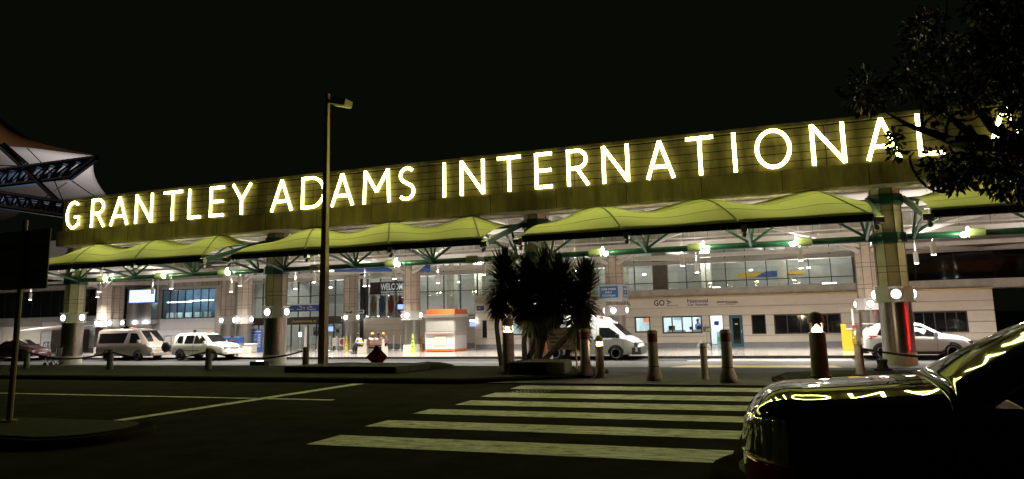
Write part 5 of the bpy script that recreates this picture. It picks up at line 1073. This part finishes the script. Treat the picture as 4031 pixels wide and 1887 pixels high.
m_.build('crown', tleaf, tr_, True, ang=5)

# ================================================================== people
skin_m = mat('brown_skin', (0.12, 0.06, 0.035), 0.55); hair_m = mat('black_hair', (0.01, 0.009, 0.008), 0.8)
def skinned(name, verts, edges, radii, m, parent, root=0, lvl=2):
    me = bpy.data.meshes.new(name); me.from_pydata([tuple(v) for v in verts], edges, []); me.materials.append(m)
    o = bpy.data.objects.new(name, me); col.objects.link(o); o.parent = parent
    o.modifiers.new('skin', 'SKIN')
    for i, r_ in enumerate(radii): me.skin_vertices[0].data[i].radius = (r_ if isinstance(r_, tuple) else (r_, r_)); me.skin_vertices[0].data[i].use_root = (i == root)
    sd_ = o.modifiers.new('sub', 'SUBSURF'); sd_.levels = lvl; sd_.render_levels = lvl
    o.modifiers['skin'].use_smooth_shade = True
    return o
def human(loc, rz, label, top, legs, pose='sit', vest=None, cap=None, shoes=None, lean=0.0, arms='lap', skin=None, group=None):
    """local x is forward, z up; about 1.72 m tall standing"""
    t = thing('person', loc, label, 'person', group, rz); s_ = skin or skin_m
    if pose == 'sit': hip, kz, ky, an = Vector((0, 0, 0.50)), 0.50, 0.44, (0.46, 0.08)
    else: hip, kz, ky, an = Vector((0, 0, 0.92)), 0.49, 0.02, (0.0, 0.08)
    ch = hip+Vector((lean*0.30, 0, 0.36)); nk = hip+Vector((lean*0.46, 0, 0.52)); hd = nk+Vector((0.03+lean*0.05, 0, 0.13)); tp = hd+Vector((0.0, 0, 0.09))
    V = [hip, hip+Vector((lean*.12, 0, 0.18)), ch, nk, hd, tp]; E_ = [(0, 1), (1, 2), (2, 3), (3, 4), (4, 5)]; Rr = [(0.13, 0.15), (0.11, 0.14), (0.12, 0.16), 0.05, (0.095, 0.078), (0.07, 0.065)]
    for sy in (-1, 1):
        i = len(V); V += [hip+Vector((0.02, sy*0.09, -0.03)), Vector((hip.x+ky, sy*0.13, kz)), Vector((hip.x+an[0], sy*0.13, an[1])), Vector((hip.x+an[0]+0.17, sy*0.14, 0.035))]
        E_ += [(0, i), (i, i+1), (i+1, i+2), (i+2, i+3)]; Rr += [0.09, 0.058, 0.042, 0.035]
        j = len(V); sh = ch+Vector((0, sy*0.19, 0.06))
        if arms == 'lap': el, hn = sh+Vector((0.04+lean*0.1, sy*0.05, -0.27)), sh+Vector((0.26, -sy*0.05, -0.33))
        elif arms == 'desk': el, hn = sh+Vector((0.02, sy*0.03, -0.28)), sh+Vector((0.25, -sy*0.04, -0.30))
        else: el, hn = sh+Vector((-0.02, sy*0.04, -0.29)), sh+Vector((0.03, sy*0.03, -0.54))
        V += [sh, el, hn, hn+(hn-el).normalized()*0.09]; E_ += [(2, j), (j, j+1), (j+1, j+2), (j+2, j+3)]; Rr += [0.06, 0.042, 0.03, 0.026]
        f = (hn-el).normalized(); sd = f.cross(Vector((0, 0, 1))).normalized()
        for q in range(4):
            a = len(V); b0 = hn+f*0.085+sd*(q-1.5)*0.02; V += [b0, b0+f*(0.035+0.01*(q in (1, 2)))+Vector((0, 0, -0.006)), b0+f*(0.055+0.012*(q in (1, 2)))+Vector((0, 0, -0.025))]; E_ += [(j+3, a), (a, a+1), (a+1, a+2)]; Rr += [0.009, 0.009, 0.008]
        a = len(V); V += [hn+f*0.03-sd*sy*0.03, hn+f*0.06-sd*sy*0.045]; E_ += [(j+2, a), (a, a+1)]; Rr += [0.010, 0.009]
    skinned('body', V, E_, Rr, s_, t)
    fz = MB(); fz.lathe([(0.012, 0), (0.016, 0.02), (0.004, 0.045)], hd+Vector((0.088, 0, -0.01)), 6)
    for sy in (-1, 1): fz.lathe([(0.008, -0.012), (0.022, 0), (0.01, 0.03)], hd+Vector((0.0, sy*0.085, 0.0)), 6)
    fz.build('nose_and_ears', s_, t); ey = MB()
    for sy in (-1, 1): ey.lathe([(0.004, -0.008), (0.011, 0), (0.004, 0.008)], hd+Vector((0.083, sy*0.032, 0.03)), 6)
    ey.build('eyes', hair_m, t); MB().box(hd.x+0.078, hd.x+0.09, -0.025, 0.025, hd.z-0.052, hd.z-0.044).build('mouth', mat('lip', (0.10, 0.03, 0.025), 0.6), t)
    hr = MB().lathe([(0.103, 0.0), (0.112, 0.04), (0.10, 0.085), (0.06, 0.125), (0.005, 0.14)], hd+Vector((-0.015, 0, 0.01)), 14)
    hr.build('headwear' if cap else 'hair', cap or hair_m, t)
    ext = [V[0]+Vector((0, 0, -0.05)), V[1], V[2], V[2]+Vector((0, 0, 0.07))]; A = 6
    SV = list(ext); SE = [(0, 1), (1, 2), (2, 3)]; SR = [(0.15, 0.17), (0.135, 0.16), (0.14, 0.185), (0.08, 0.12)]
    for sy in (-1, 1):
        j = len(SV); b0 = 10 if sy < 0 else 10+8+14+0
        sh = ch+Vector((0, sy*0.19, 0.06)); el = V[[k for k, p in enumerate(V) if (p-sh).length < 1e-5][0]+1]
        SV += [sh, sh.lerp(el, 0.95)]; SE += [(2, j), (j, j+1)]; SR += [0.078, 0.058]
    skinned('shirt', SV, SE, SR, top, t)
    if vest:
        vs = skinned('vest', [p.copy() for p in ext], [(0, 1), (1, 2), (2, 3)], [(0.165, 0.185), (0.155, 0.18), (0.16, 0.205), (0.10, 0.15)], vest, t)
        MB().box(ext[1].x-0.17, ext[1].x+0.165, -0.19, 0.19, ext[1].z-0.02, ext[1].z+0.03).build('reflective_strip', mat('reflective_tape', (0.7, 0.72, 0.7), 0.3), t, bevel=0.03)
    TV = [hip]; TE = []; TR = [(0.145, 0.165)]; sv = MB()
    for sy in (-1, 1):
        i = len(TV); k_, a_ = Vector((hip.x+ky, sy*0.13, kz)), Vector((hip.x+an[0], sy*0.13, an[1]))
        TV += [hip+Vector((0.02, sy*0.09, -0.03)), k_, k_.lerp(a_, 0.93)]; TE += [(0, i), (i, i+1), (i+1, i+2)]; TR += [0.105, 0.076, 0.062]
        sv.lathe([(0.05, -0.09), (0.055, 0.0), (0.05, 0.14), (0.02, 0.19)], (a_.x+0.02, a_.y, 0.04), 10, 'x')
    skinned('trousers', TV, TE, TR, legs, t); sv.build('shoes', shoes or black, t)
    return t
cl_black = mat('black_cloth', (0.012, 0.012, 0.014), 0.85); cl_blue = mat('pale_blue_shirt', (0.35, 0.45, 0.62), 0.8); hivis = mat('hi_vis', (0.62, 0.85, 0.05), 0.6)
cl_white = mat('white_cloth', (0.62, 0.62, 0.66), 0.8); cl_grey = mat('grey_cloth', (0.42, 0.42, 0.43), 0.8); cl_brown = mat('brown_cloth', (0.2, 0.1, 0.08), 0.8); orange_c = mat('orange_cap', (0.75, 0.32, 0.10), 0.7)

# ---- benches
bw_ = mat('bench_wood', (0.26, 0.13, 0.075), 0.6, n=0.3, sc=5, stretch=(0.4, 3, 3))
def bench(loc, rz, label, L):
    t = thing('park_bench', loc, label, 'bench', None, rz)
    for x in (-L/2, L/2-0.12):
        MB().prism([(-0.30, 0), (-0.24, 0.42), (0.12, 0.42), (0.20, 0.88), (0.30, 0.88), (0.34, 0)], x, x+0.12, 'x').build('end_support', conc_l, t, bevel=0.01)
    MB().box(-L/2, L/2, -0.28, -0.15, 0.42, 0.455).box(-L/2, L/2, -0.13, 0.0, 0.42, 0.455).box(-L/2, L/2, 0.02, 0.12, 0.42, 0.455).build('seat', bw_, t)
    MB().box(-L/2+0.02, L/2-0.02, 0.12, 0.15, 0.52, 0.66).box(-L/2+0.02, L/2-0.02, 0.15, 0.18, 0.69, 0.84).build('backrest', bw_, t); return t
# second bench, back to the camera: seat faces +Y
PZ = -0.12
bx = (c3(1098, 990, Y=41.2).x+c3(1238, 985, Y=41.2).x)/2; bl = c3(1238, 985, Y=41.2).x-c3(1098, 985, Y=41.2).x
bench((bx, 41.2, PZ), pi, 'wooden bench with concrete ends and its back to the road, three people on it', bl+0.1)
b1 = c3(1062, 990, Y=40.7)
bench((b1.x-0.05, 41.35, PZ), -pi/2, 'bench seen end-on under the man in the yellow vest', 1.5)
human((c3(1050, 985, Y=41.0).x-0.03, 41.0, PZ), pi, 'person in yellow hi-vis vest and black trousers leaning forward on the end of the bench', cl_blue, cl_black, vest=hivis, lean=0.5)
human((c3(1133, 985, Y=41.25).x, 41.3, PZ), pi/2, 'person with orange headwrap and white top, left end of the bench facing the terminal', cl_white, cl_black, cap=orange_c)
human((c3(1177, 985, Y=41.25).x, 41.3, PZ), pi/2+0.2, 'person with black hair and grey top in the middle of the bench', cl_grey, cl_black)
human((c3(1220, 985, Y=41.25).x, 41.3, PZ), pi/2+0.5, 'person in brown with orange headwrap at the right end of the bench', cl_brown, cl_black, cap=orange_c)
human((-5.78-0.12, 49.2, PZ), pi/2+2.4, 'person in blue shirt standing inside the lit rental office window', mat('royal_shirt', (0.06, 0.12, 0.35), 0.8), cl_black, pose='stand', arms='down')
human((c2(1525, 830, Y=38.2).x, 38.4, PZ), -pi/2, 'person behind the cream off-roader, only the head above its roof', cl_white, cl_black, pose='stand', arms='down')
human((c2(1835, 900, Y=39.5).x, 39.5, PZ), -0.4, 'person seated in dark jacket in front of the blue box by the fares board', cl_black, cl_black)

# ---- orange kiosk
K0, K1, K2 = c3(1565, 975, z=PZ), c3(1790, 975, z=PZ), c3(1907, 968, z=PZ)
kx0, kx1, ky = K0.x, K1.x, 43.0
kw = kx1-kx0; kd = 1.9; kz = 2.47-PZ
kk = thing('kiosk', (kx0, ky, PZ), 'closed white vending kiosk with orange roof sign and orange plinth', 'kiosk')
orange = mat('orange_paint', (0.55, 0.13, 0.035), 0.45); kgrey = mat('kiosk_grey', (0.34, 0.32, 0.29), 0.6, n=0.05); kwhite = mat('kiosk_white', (0.52, 0.50, 0.49), 0.5)
B(0, kw, 0, kd, 0.05, 0.16).build('plinth', orange, kk); B(0.02, kw-0.02, 0.02, kd-0.02, 0.16, 1.2).build('lower_wall', kwhite, kk)
B(0.04, kw-0.04, 0.04, kd-0.04, 1.2, 2.15).build('upper_wall', kgrey, kk)
sh = MB()
for k in range(16): sh.box(0.12, kw-0.12, 0.005+0.01*(k % 2), 0.045, 1.28+k*0.05, 1.325+k*0.05)
sh.build('shutter', kgrey, kk)
sh = MB()
for k in range(16): sh.box(kw-0.045, kw-0.005-0.01*(k % 2), 0.15, kd-0.1, 1.0+k*0.066, 1.06+k*0.066)
sh.build('side_shutter', kgrey, kk)
B(0.0, kw, -0.12, 0.02, 1.16, 1.21).build('counter', kwhite, kk); B(0.05, kw-0.05, -0.125, -0.1, 1.10, 1.12).build('counter_trim', orange, kk)
B(0.66, 1.52, 0.002, 0.02, 0.36, 1.0).build('poster_frame', kgrey, kk); B(0.70, 1.48, -0.008, 0.001, 0.40, 0.96).build('poster', mat('pale_poster', (0.75, 0.68, 0.42), 0.6), kk)
MB().add([(-0.2, -0.35, 2.34), (kw+0.1, -0.35, 2.34), (kw+0.15, kd+0.1, 2.34), (-0.2, kd+0.1, 2.34), (0.0, 0, 2.14), (kw, 0, 2.14), (kw, kd, 2.14), (0, kd, 2.14)], [(0, 1, 2, 3), (7, 6, 5, 4), (0, 4, 5, 1), (1, 5, 6, 2), (2, 6, 7, 3), (3, 7, 4, 0)]).build('roof', kwhite, kk)
B(-0.22, kw+0.12, -0.37, kd+0.12, 2.34, 2.37).build('roof_edge', orange, kk); B(0.15, kw+0.05, -0.1, kd-0.1, 2.37, 2.66).build('roof_sign', orange, kk, bevel=0.01)
for x, y in ((0.15, 0.1), (kw-0.15, 0.1), (0.15, kd-0.1), (kw-0.15, kd-0.1)): MB().cyl((x, y, 0), (x, y, 0.05), 0.05, n=10).build('foot', orange, kk)

# ---- cones, bin, boards, barriers
yel = mat('cone_yellow', (0.80, 0.55, 0.02), 0.5); lim = mat('cone_lime', (0.50, 0.80, 0.08), 0.5)
def cone(p, m2, h, label, tape=black):
    t = thing('floor_cone', (p.x, p.y, PZ), label, 'floor cone')
    MB().lathe([(0.21, 0), (0.2, 0.05), (0.15, h*0.3), (0.11, h*0.6), (0.055, h*0.92), (0.04, h*0.97), (0.02, h)], n=4, rot=pi/4+0.3).build('cone', m2, t, bevel=0.01)
    m_ = MB()
    for k in range(3): z = h*(0.3+0.2*k); r = 0.15-0.06*(z/h-0.3); m_.box(-0.05, 0.05, -r*0.82, -r*0.8+0.03, z, z+0.07)
    m_.xf(Matrix.Rotation(0.3, 4, 'Z')).build('warning_print', tape, t); return t
cone(c3(933, 965, z=PZ), yel, 1.0, 'tall yellow floor cone just left of the man in the hi-vis vest', mat('print_brown', (0.35, 0.2, 0.02), 0.6)); cone(c3(1458, 980, z=PZ), lim, 1.15, 'lime green caution cone in front of the inner column by the kiosk')
cone(c3(1520, 970, z=PZ), mat('cone_amber', (0.45, 0.25, 0.03), 0.5), 0.95, 'brownish cone half behind the inner column, left of the kiosk'); cone(c3(40, 990, Y=41.5), yel, 1.0, 'yellow floor cone behind the bonnet of the cream off-roader')
p = c3(175, 985, z=PZ); t = thing('litter_bin', (p.x, p.y, PZ), 'pale square concrete litter bin beside the blue fares board', 'litter bin')
MB().box(-0.30, 0.30, -0.3, 0.3, 0, 0.52).build('body', conc_l, t, bevel=0.03); MB().box(-0.34, 0.34, -0.34, 0.34, 0.52, 0.66).build('lid', mat('bin_lid', (0.66, 0.63, 0.58), 0.6), t, bevel=0.05)
p = c3(225, 975, z=PZ); t = thing('fares_board', (p.x-0.1, p.y, PZ), 'blue free-standing taxi fares board behind the litter bin', 'notice board')
MB().box(-0.5, 0.45, 0, 0.12, 0.0, 1.62).box(-0.45, 0.4, -0.2, 0.3, 0, 0.05).build('frame', mat('board_blue', (0.03, 0.09, 0.33), 0.4), t, bevel=0.03); fit('Taxi Fares', (-0.42, -0.006, 1.42), (0.38, -0.006, 1.42), 0.09, white, t, 0.03, world=False)
m_ = MB()
for k in range(9): m_.box(-0.42, 0.0-0.1*(k % 3), -0.008, -0.002, 1.22-k*0.11, 1.25-k*0.11); m_.box(0.12, 0.36, -0.008, -0.002, 1.22-k*0.11, 1.25-k*0.11)
m_.build('fare_lines', white, t)
t = thing('blue_box', (c2(1805, 890, Y=41).x, 41, PZ), 'blue crate-like box behind the off-roader bonnet', 'box'); MB().box(-0.85, 0.85, 0, 0.6, 0.75, 1.15).build('casing', mat('box_blue', (0.02, 0.08, 0.3), 0.5), t, bevel=0.02)
for x in (-0.75, 0.75): MB().cyl((x, 0.3, 0), (x, 0.3, 0.75), 0.03).build('leg', alum, t)
def stanchion(p, h, label):
    t = thing('barrier_post', (p.x, p.y, PZ), label, 'barrier post', 'slim silver queue posts before the arrivals doors'); MB().lathe([(0.16, 0), (0.15, 0.03), (0.045, 0.05), (0.04, h-0.03), (0.055, h)], n=12).build('post', alum, t); return t
s0 = stanchion(c3(560, 958, z=PZ), 1.0, 'queue post left of the white upright banner pole')
for x, y, l in ((648, 958, 'queue post right of the white upright pole'), (700, 962, 'queue post just left of the street lamp'), (800, 966, 'queue post just right of the street lamp'), (855, 968, 'queue post under the left white barrier panel'), (912, 968, 'queue post under the right white barrier panel'), (965, 965, 'queue post between the yellow cone and the seated man'),
                (1248, 962, 'queue post just right of the long bench'), (1305, 962, 'middle queue post before the low cream wall'), (1362, 962, 'queue post left of the lime cone')):
    p = c3(x, y, z=PZ); dup(s0, (p.x, p.y, PZ), l)
for x0, x1, l, red in ((820, 865, 'white panel barrier right of the lamp post', 0), (875, 915, 'white panel barrier with red round sign', 1)):
    a, b = c3(x0, 930, Y=47.5), c3(x1, 865, Y=47.5); t = thing('panel_barrier', ((a.x+b.x)/2, 47.5, PZ), l, 'barrier'); B(a.x, b.x, 47.5, 47.53, a.z, b.z).build('panel', white, t, True)
    for x in (a.x, b.x): MB().cyl((x, 47.53, PZ), (x, 47.53, b.z), 0.02).build('leg', alum, t, True)
    if red: MB().lathe([(0.22, 0), (0.22, 0.01)], ((a.x+b.x)/2+0.05, 47.485, (a.z+b.z)/2), 20, 'y').build('red_disc', mat('sign_red', (0.5, 0.03, 0.03), 0.5), t, True)
a, b = c3(597, 940, Y=47), c3(617, 780, Y=47); t = thing('banner_pole', (a.x, 47, PZ), 'tall white upright banner pole behind the chain post', 'pole'); MB().cyl((a.x+0.12, 47, PZ), (a.x+0.15, 47, b.z), 0.12, 0.10).build('pole', white, t, True); MB().lathe([(0.3, PZ), (0.28, PZ+0.05)], (a.x+0.12, 47, 0), 14).build('base', alum, t, True)
a = c3(563, 945, Y=46); t = thing('counter_light', (a.x, 46, PZ), 'slim post with small glowing white head by the entrance', 'post light'); MB().cyl((a.x, 46, PZ), (a.x, 46, 0.9), 0.03).build('post', alum, t, True); MB().lathe([(0.1, 0.9), (0.1, 1.2)], (a.x, 46, 0), 10).build('head', emit('soft_white', (1, 1, 1), 3), t, True)
for x0, x1, z0_, z1_, m2, l in ((668, 715, 850, 780, 'white_red', 'white and red notice board behind the arrivals glass'), (845, 880, 828, 785, 'white_grey', 'small white notice hanging behind the doors right of the lamp post')):
    a, b = c3(x0, z0_, Y=51.2), c3(x1, z1_, Y=51.2); t = thing('hanging_notice', ((a.x+b.x)/2, 51.2, a.z), l, 'notice'); B(a.x, b.x, 51.2, 51.24, a.z, b.z).build('panel', white, t, True); B(a.x+0.1, b.x-0.1, 51.19, 51.199, a.z+0.1, a.z+0.1+(b.z-a.z)*0.4).build('print', mat('print_red', (0.5, 0.1, 0.06), 0.6), t, True)
# blue overhead direction sign before the arrivals doors
a, b = c3(462, 660, Y=48.8), c3(735, 598, Y=48.8)
t = thing('direction_sign', ((a.x+b.x)/2, 48.8, a.z), 'blue overhead direction sign with white arrows before the arrivals doors', 'sign')
mid = c3(617, 600, Y=48.8).x
B(a.x, mid, 48.8, 48.95, a.z, b.z-0.02).build('left_panel', mat('sign_navy', (0.035, 0.075, 0.30), 0.45), t, True); B(mid+0.02, b.x, 48.8, 48.95, a.z, b.z-0.05).build('right_panel', MATS['sign_navy'], t, True)
B(a.x, b.x, 48.78, 48.97, b.z-0.03, b.z+0.05).build('top_rail', white, t, True)
for s_, x0, x1 in (('Departures', 452, 512), ('Arrivals', 538, 584), ('Departures', 636, 688)): fit(s_, c3(x0, 645, Y=48.79), c3(x1, 643, Y=48.79), 0.10, white, t, 0.03)
for x in (597, 627): p = c3(x, 640, Y=48.79); MB().box(p.x-0.02, p.x+0.02, 48.785, 48.799, p.z-0.05, p.z+0.1).prism([(p.x-0.07, p.z+0.1), (p.x+0.07, p.z+0.1), (p.x, p.z+0.2)], 48.785, 48.799, 'y').build('arrow', white, t, True)
for x in (570, 648): p = c3(x, 622, Y=48.79); MB().prism([(p.x-0.16, p.z+0.1), (p.x-0.08, p.z+0.02), (p.x+0.18, p.z-0.06), (p.x+0.12, p.z+0.02), (p.x-0.02, p.z+0.06)], 48.785, 48.799, 'y').build('plane_symbol', white, t, True)
# departures screen
a, b = c2(1022, 588, Y=44.2), c2(1228, 482, Y=44.2)
t = thing('departures_screen', ((a.x+b.x)/2, 44.2, a.z), 'glowing blue-white flight screen hanging from a pole at the left', 'screen')
B(a.x-0.05, b.x+0.05, 44.2, 44.45, a.z-0.05, b.z+0.05).build('casing', mat('casing_navy', (0.03, 0.06, 0.25), 0.4), t, True, bevel=0.02)
B(a.x, b.x, 44.185, 44.198, a.z, b.z).build('display', emit('display_blue', (0.28, 0.42, 1.0), 1.6), t, True)
m_ = MB(); W_ = b.x-a.x; H_ = b.z-a.z
for k in range(4):
    z = b.z-H_*(0.2+0.2*k); m_.box(a.x+W_*0.1, a.x+W_*0.44, 44.178, 44.184, z-0.05, z+0.06); m_.box(a.x+W_*0.54, a.x+W_*0.60, 44.178, 44.184, z-0.05, z+0.07); m_.box(a.x+W_*0.64, a.x+W_*(0.92-0.05*k), 44.178, 44.184, z-0.04, z+0.06)
m_.build('flight_rows', emit('display_white', (0.9, 0.95, 1.0), 5), t, True); MB().cyl((b.x+0.16, 44.3, a.z+0.1), (b.x+0.16, 44.3, 5.8), 0.06).obox((b.x-0.1, 44.3, b.z-0.2), (b.x+0.16, 44.3, b.z-0.2), 0.08, 0.08).build('hanger', alum, t, True)
# car park pay station box on the inner column
cx_ = X2[3]; t = thing('pay_station_box', (cx_, 43.4, 2.75), 'white box sign reading car park pay station, on a column above its lamps', 'sign')
B(cx_-0.84, cx_+0.62, 43.2, 44.75, 2.74, 3.72).build('box', mat('box_white', (0.5, 0.52, 0.54), 0.4), t, True, bevel=0.03)
B(cx_-0.74, cx_+0.36, 43.185, 43.198, 2.95, 3.62).build('blue_panel', mat('panel_blue', (0.02, 0.13, 0.42), 0.4), t, True); B(cx_+0.622, cx_+0.635, 43.4, 44.5, 2.95, 3.62).build('blue_panel', MATS['panel_blue'], t, True)
for k, s_ in enumerate(('CAR PARK', 'PAY', 'STATION')):
    wd_ = (0.9, 0.4, 0.78)[k]; fit(s_, (cx_-0.19-wd_/2, 43.18, 3.40-k*0.19), (cx_-0.19+wd_/2, 43.18, 3.40-k*0.19), 0.11, white, t, 0.04); fit(s_, (cx_+0.64, 43.95-wd_/2, 3.40-k*0.19), (cx_+0.64, 43.95+wd_/2, 3.40-k*0.19), 0.11, white, t, 0.04, rz=pi/2)
# red poster on the second front column from right, security plate
a, b = c4(552, 850, Y=30.5), c4(600, 758, Y=30.5)
# yellow pay machine and barrier arm
YM = 41.9; a, b = c5(1462, 968, Y=YM), c5(1545, 800, Y=YM)
t = thing('ticket_machine', (a.x, YM, PZ), 'bright yellow parking ticket machine left of the white crossover', 'ticket machine')
yp = mat('machine_yellow', (0.55, 0.40, 0.02), 0.4); MB().prism([(a.x-0.08, PZ), (a.x-0.08, b.z+0.28), (a.x+0.14, b.z+0.28), (a.x+0.14, b.z), (b.x, b.z), (b.x, PZ)], YM, YM+0.7, 'y').build('cabinet', yp, t, True, bevel=0.015)
MB().box(a.x+0.12, b.x+0.03, YM-0.02, YM+0.72, b.z, b.z+0.05).build('cap', white, t, True); MB().box(b.x-0.15, b.x+0.14, YM+0.1, YM+0.5, b.z+0.05, b.z+0.22).build('red_hood', mat('hood_red', (0.6, 0.08, 0.08), 0.5), t, True, bevel=0.03); MB().box(b.x-0.13, b.x-0.05, YM+0.05, YM+0.09, b.z+0.2, b.z+1.05).build('barrier_arm', white, t, True)
# small things by the rental wall
for x, y, s_, l in ((318, 925, 0.22, 'crumpled white plastic bag at the wall below the office window'), (380, 925, 0.12, 'small white bag beside the broom')):
    p = c5(x, y, Y=46.9); m_ = MB().lathe([(s_*0.9, 0), (s_*1.05, s_*0.5), (s_*0.7, s_*1.2), (s_*0.25, s_*1.8), (s_*0.35, s_*2.1), (0.01, s_*2.0)], (p.x, 46.9, PZ), 9); m_.v = [q+Vector((random.uniform(-.03, .03), random.uniform(-.03, .03), 0)) for q in m_.v]
    tag(m_.build('plastic_bag', mat('bag_white', (0.75, 0.75, 0.76), 0.35)), l, 'bag')
p = c5(378, 905, Y=47.0); t = thing('broom', (p.x, 46.95, PZ), 'wooden broom leaning on the cream wall left of the lit doorway', 'broom'); MB().tube([(p.x, 46.9, PZ+0.1), (p.x-0.14, 47.15, 1.25)], 0.018, 6).build('handle', mat('broom_wood', (0.5, 0.3, 0.12), 0.6), t, True); MB().box(p.x-0.12, p.x+0.12, 46.85, 46.93, PZ, PZ+0.12).build('head', mat('broom_head', (0.4, 0.25, 0.1), 0.9), t, True)
p = c5(362, 795, Y=47.0); t = thing('wall_box', (p.x, 47.1, 0.8), 'small dark utility box with papers on the wall beside the lit doorway', 'wall box'); MB().box(p.x-0.2, p.x+0.18, 47.08, 47.19, 0.8, 1.1).build('box', mat('box_dark', (0.12, 0.11, 0.12), 0.5), t, True, bevel=0.01); MB().box(p.x+0.0, p.x+0.3, 47.05, 47.075, 0.85, 1.0).build('papers', mat('papers', (0.4, 0.36, 0.25), 0.7), t, True)
# floor stand left of the rental block, lit machine
a, b = c3(1908, 775, Y=47.0), c3(1950, 738, Y=47.0); t = thing('info_stand', ((a.x+b.x)/2, 47, PZ), 'thin floor stand with a small blue screen right of the kiosk', 'stand'); B(a.x, b.x, 47.0, 47.08, a.z, b.z).build('screen', emit('stand_blue', (0.15, 0.3, 0.9), 1.2), t, True); MB().cyl((b.x-0.05, 47.1, PZ), (b.x-0.05, 47.1, a.z), 0.03).box(b.x-0.3, b.x+0.2, 46.9, 47.3, PZ, PZ+0.04).build('stem', alum, t, True)
MB().box(a.x, b.x+0.1, 47.0, 47.1, b.z+0.03, b.z+0.13).build('light_bar', emit('stand_light', (1, 1, 1), 6), t, True)
# security sign by the rear column
a, b = c3(925, 672, Y=48.7), c3(975, 652, Y=48.7); t = thing('security_sign', (a.x, 48.7, a.z), 'small brown sign reading security fixed to the rear column', 'sign'); B(a.x, b.x, 48.7, 48.73, a.z, b.z).build('plate', brown, t, True); fit('SECURITY', (a.x+0.08, 48.69, a.z+0.08), (b.x-0.08, 48.69, a.z+0.08), 0.12, white, t, 0.03)
a, b = c3(1028, 672, Y=50.6), c3(1072, 643, Y=50.6); t = thing('wall_frame', (a.x, 50.6, a.z), 'small framed dark picture on the glass right of the security sign', 'frame'); B(a.x, b.x, 50.6, 50.63, a.z, b.z).build('frame', alum, t, True); B(a.x+0.07, b.x-0.07, 50.59, 50.598, a.z+0.07, b.z-0.07).build('picture', brown, t, True)
# trestle, wheelchair by the left column
p = c2(375, 980, Y=46.5); t = thing('trestle', (p.x, 46.3, PZ), 'small black A-frame trestle against the white wall', 'trestle')
m_ = MB()
for y in (0, 0.4):
    m_.tube([(-0.45, y, 0), (-0.2, y, 0.85), (0.2, y, 0.85), (0.45, y, 0)], 0.03, 6)
m_.tube([(-0.2, 0, 0.85), (-0.05, 0.2, 0.2), (0.2, 0.4, 0.85)], 0.025, 6); m_.tube([(-0.2, 0, 0.85), (-0.2, 0.4, 0.85)], 0.03, 6); m_.tube([(0.2, 0, 0.85), (0.2, 0.4, 0.85)], 0.03, 6); m_.build('frame', black, t)
wc = thing('wheelchair', (-37.95, 29.7, -0.12), 'folded dark wheelchair with spoked wheels before the left end column', 'wheelchair', None, 0.3)
for y in (-0.24, 0.24):
    m_ = MB().tube([(0.30*cos(2*pi*i/24), y, 0.31+0.30*sin(2*pi*i/24)) for i in range(25)], 0.02, 6)
    for k in range(8): m_.tube([(0, y, 0.31), (0.3*cos(k*pi/4), y, 0.31+0.3*sin(k*pi/4))], 0.006, 4)
    m_.build('wheel', black, wc); MB().lathe([(0.09, -0.02), (0.09, 0.02)], (-0.45, y, 0.09), 12, 'y').build('castor', black, wc)
MB().box(-0.3, 0.12, -0.2, 0.2, 0.46, 0.50).build('seat', cl_black, wc); MB().box(0.12, 0.15, -0.2, 0.2, 0.5, 0.9).build('backrest', cl_black, wc)
m_ = MB()
for y in (-0.22, 0.22): m_.tube([(-0.45, y, 0.09), (-0.42, y, 0.46), (0.13, y, 0.48), (0.15, y, 0.95), (0.27, y, 0.95)], 0.015, 6); m_.tube([(-0.3, y, 0.48), (-0.28, y, 0.68), (0.13, y, 0.68)], 0.015, 6)
m_.build('frame', alum, wc)
# poster on the front column behind the plants
t = thing('red_poster', (XC[1]-0.1, 30.55, 1.1), 'red and white prohibition poster on the front column behind the spiky plants', 'poster'); a, b = c4(553, 850, Y=30.52), c4(598, 760, Y=30.52); B(a.x, b.x, 30.52, 30.54, a.z, b.z).build('sheet', mat('poster_beige', (0.6, 0.55, 0.45), 0.6), t, True); B(a.x+0.06, b.x-0.06, 30.51, 30.519, a.z+0.06, a.z+0.35).build('print', MATS['print_red'], t, True)
# fallen leaves / litter on the asphalt
m_ = MB()
for k in range(60): x, y = random.uniform(-9, 3), random.uniform(8, 19); a = random.uniform(0, 6.28); m_.add([(x, y, .009), (x+.05*cos(a), y+.05*sin(a), .014), (x+.02*cos(a+1.5), y+.02*sin(a+1.5), .012)], [(0, 1, 2)])
tag(m_.build('leaf_litter', mat('dry_leaf', (0.10, 0.09, 0.03), 0.8)), 'scattered dry leaves lying on the crossing and asphalt', 'leaves', kind='stuff')
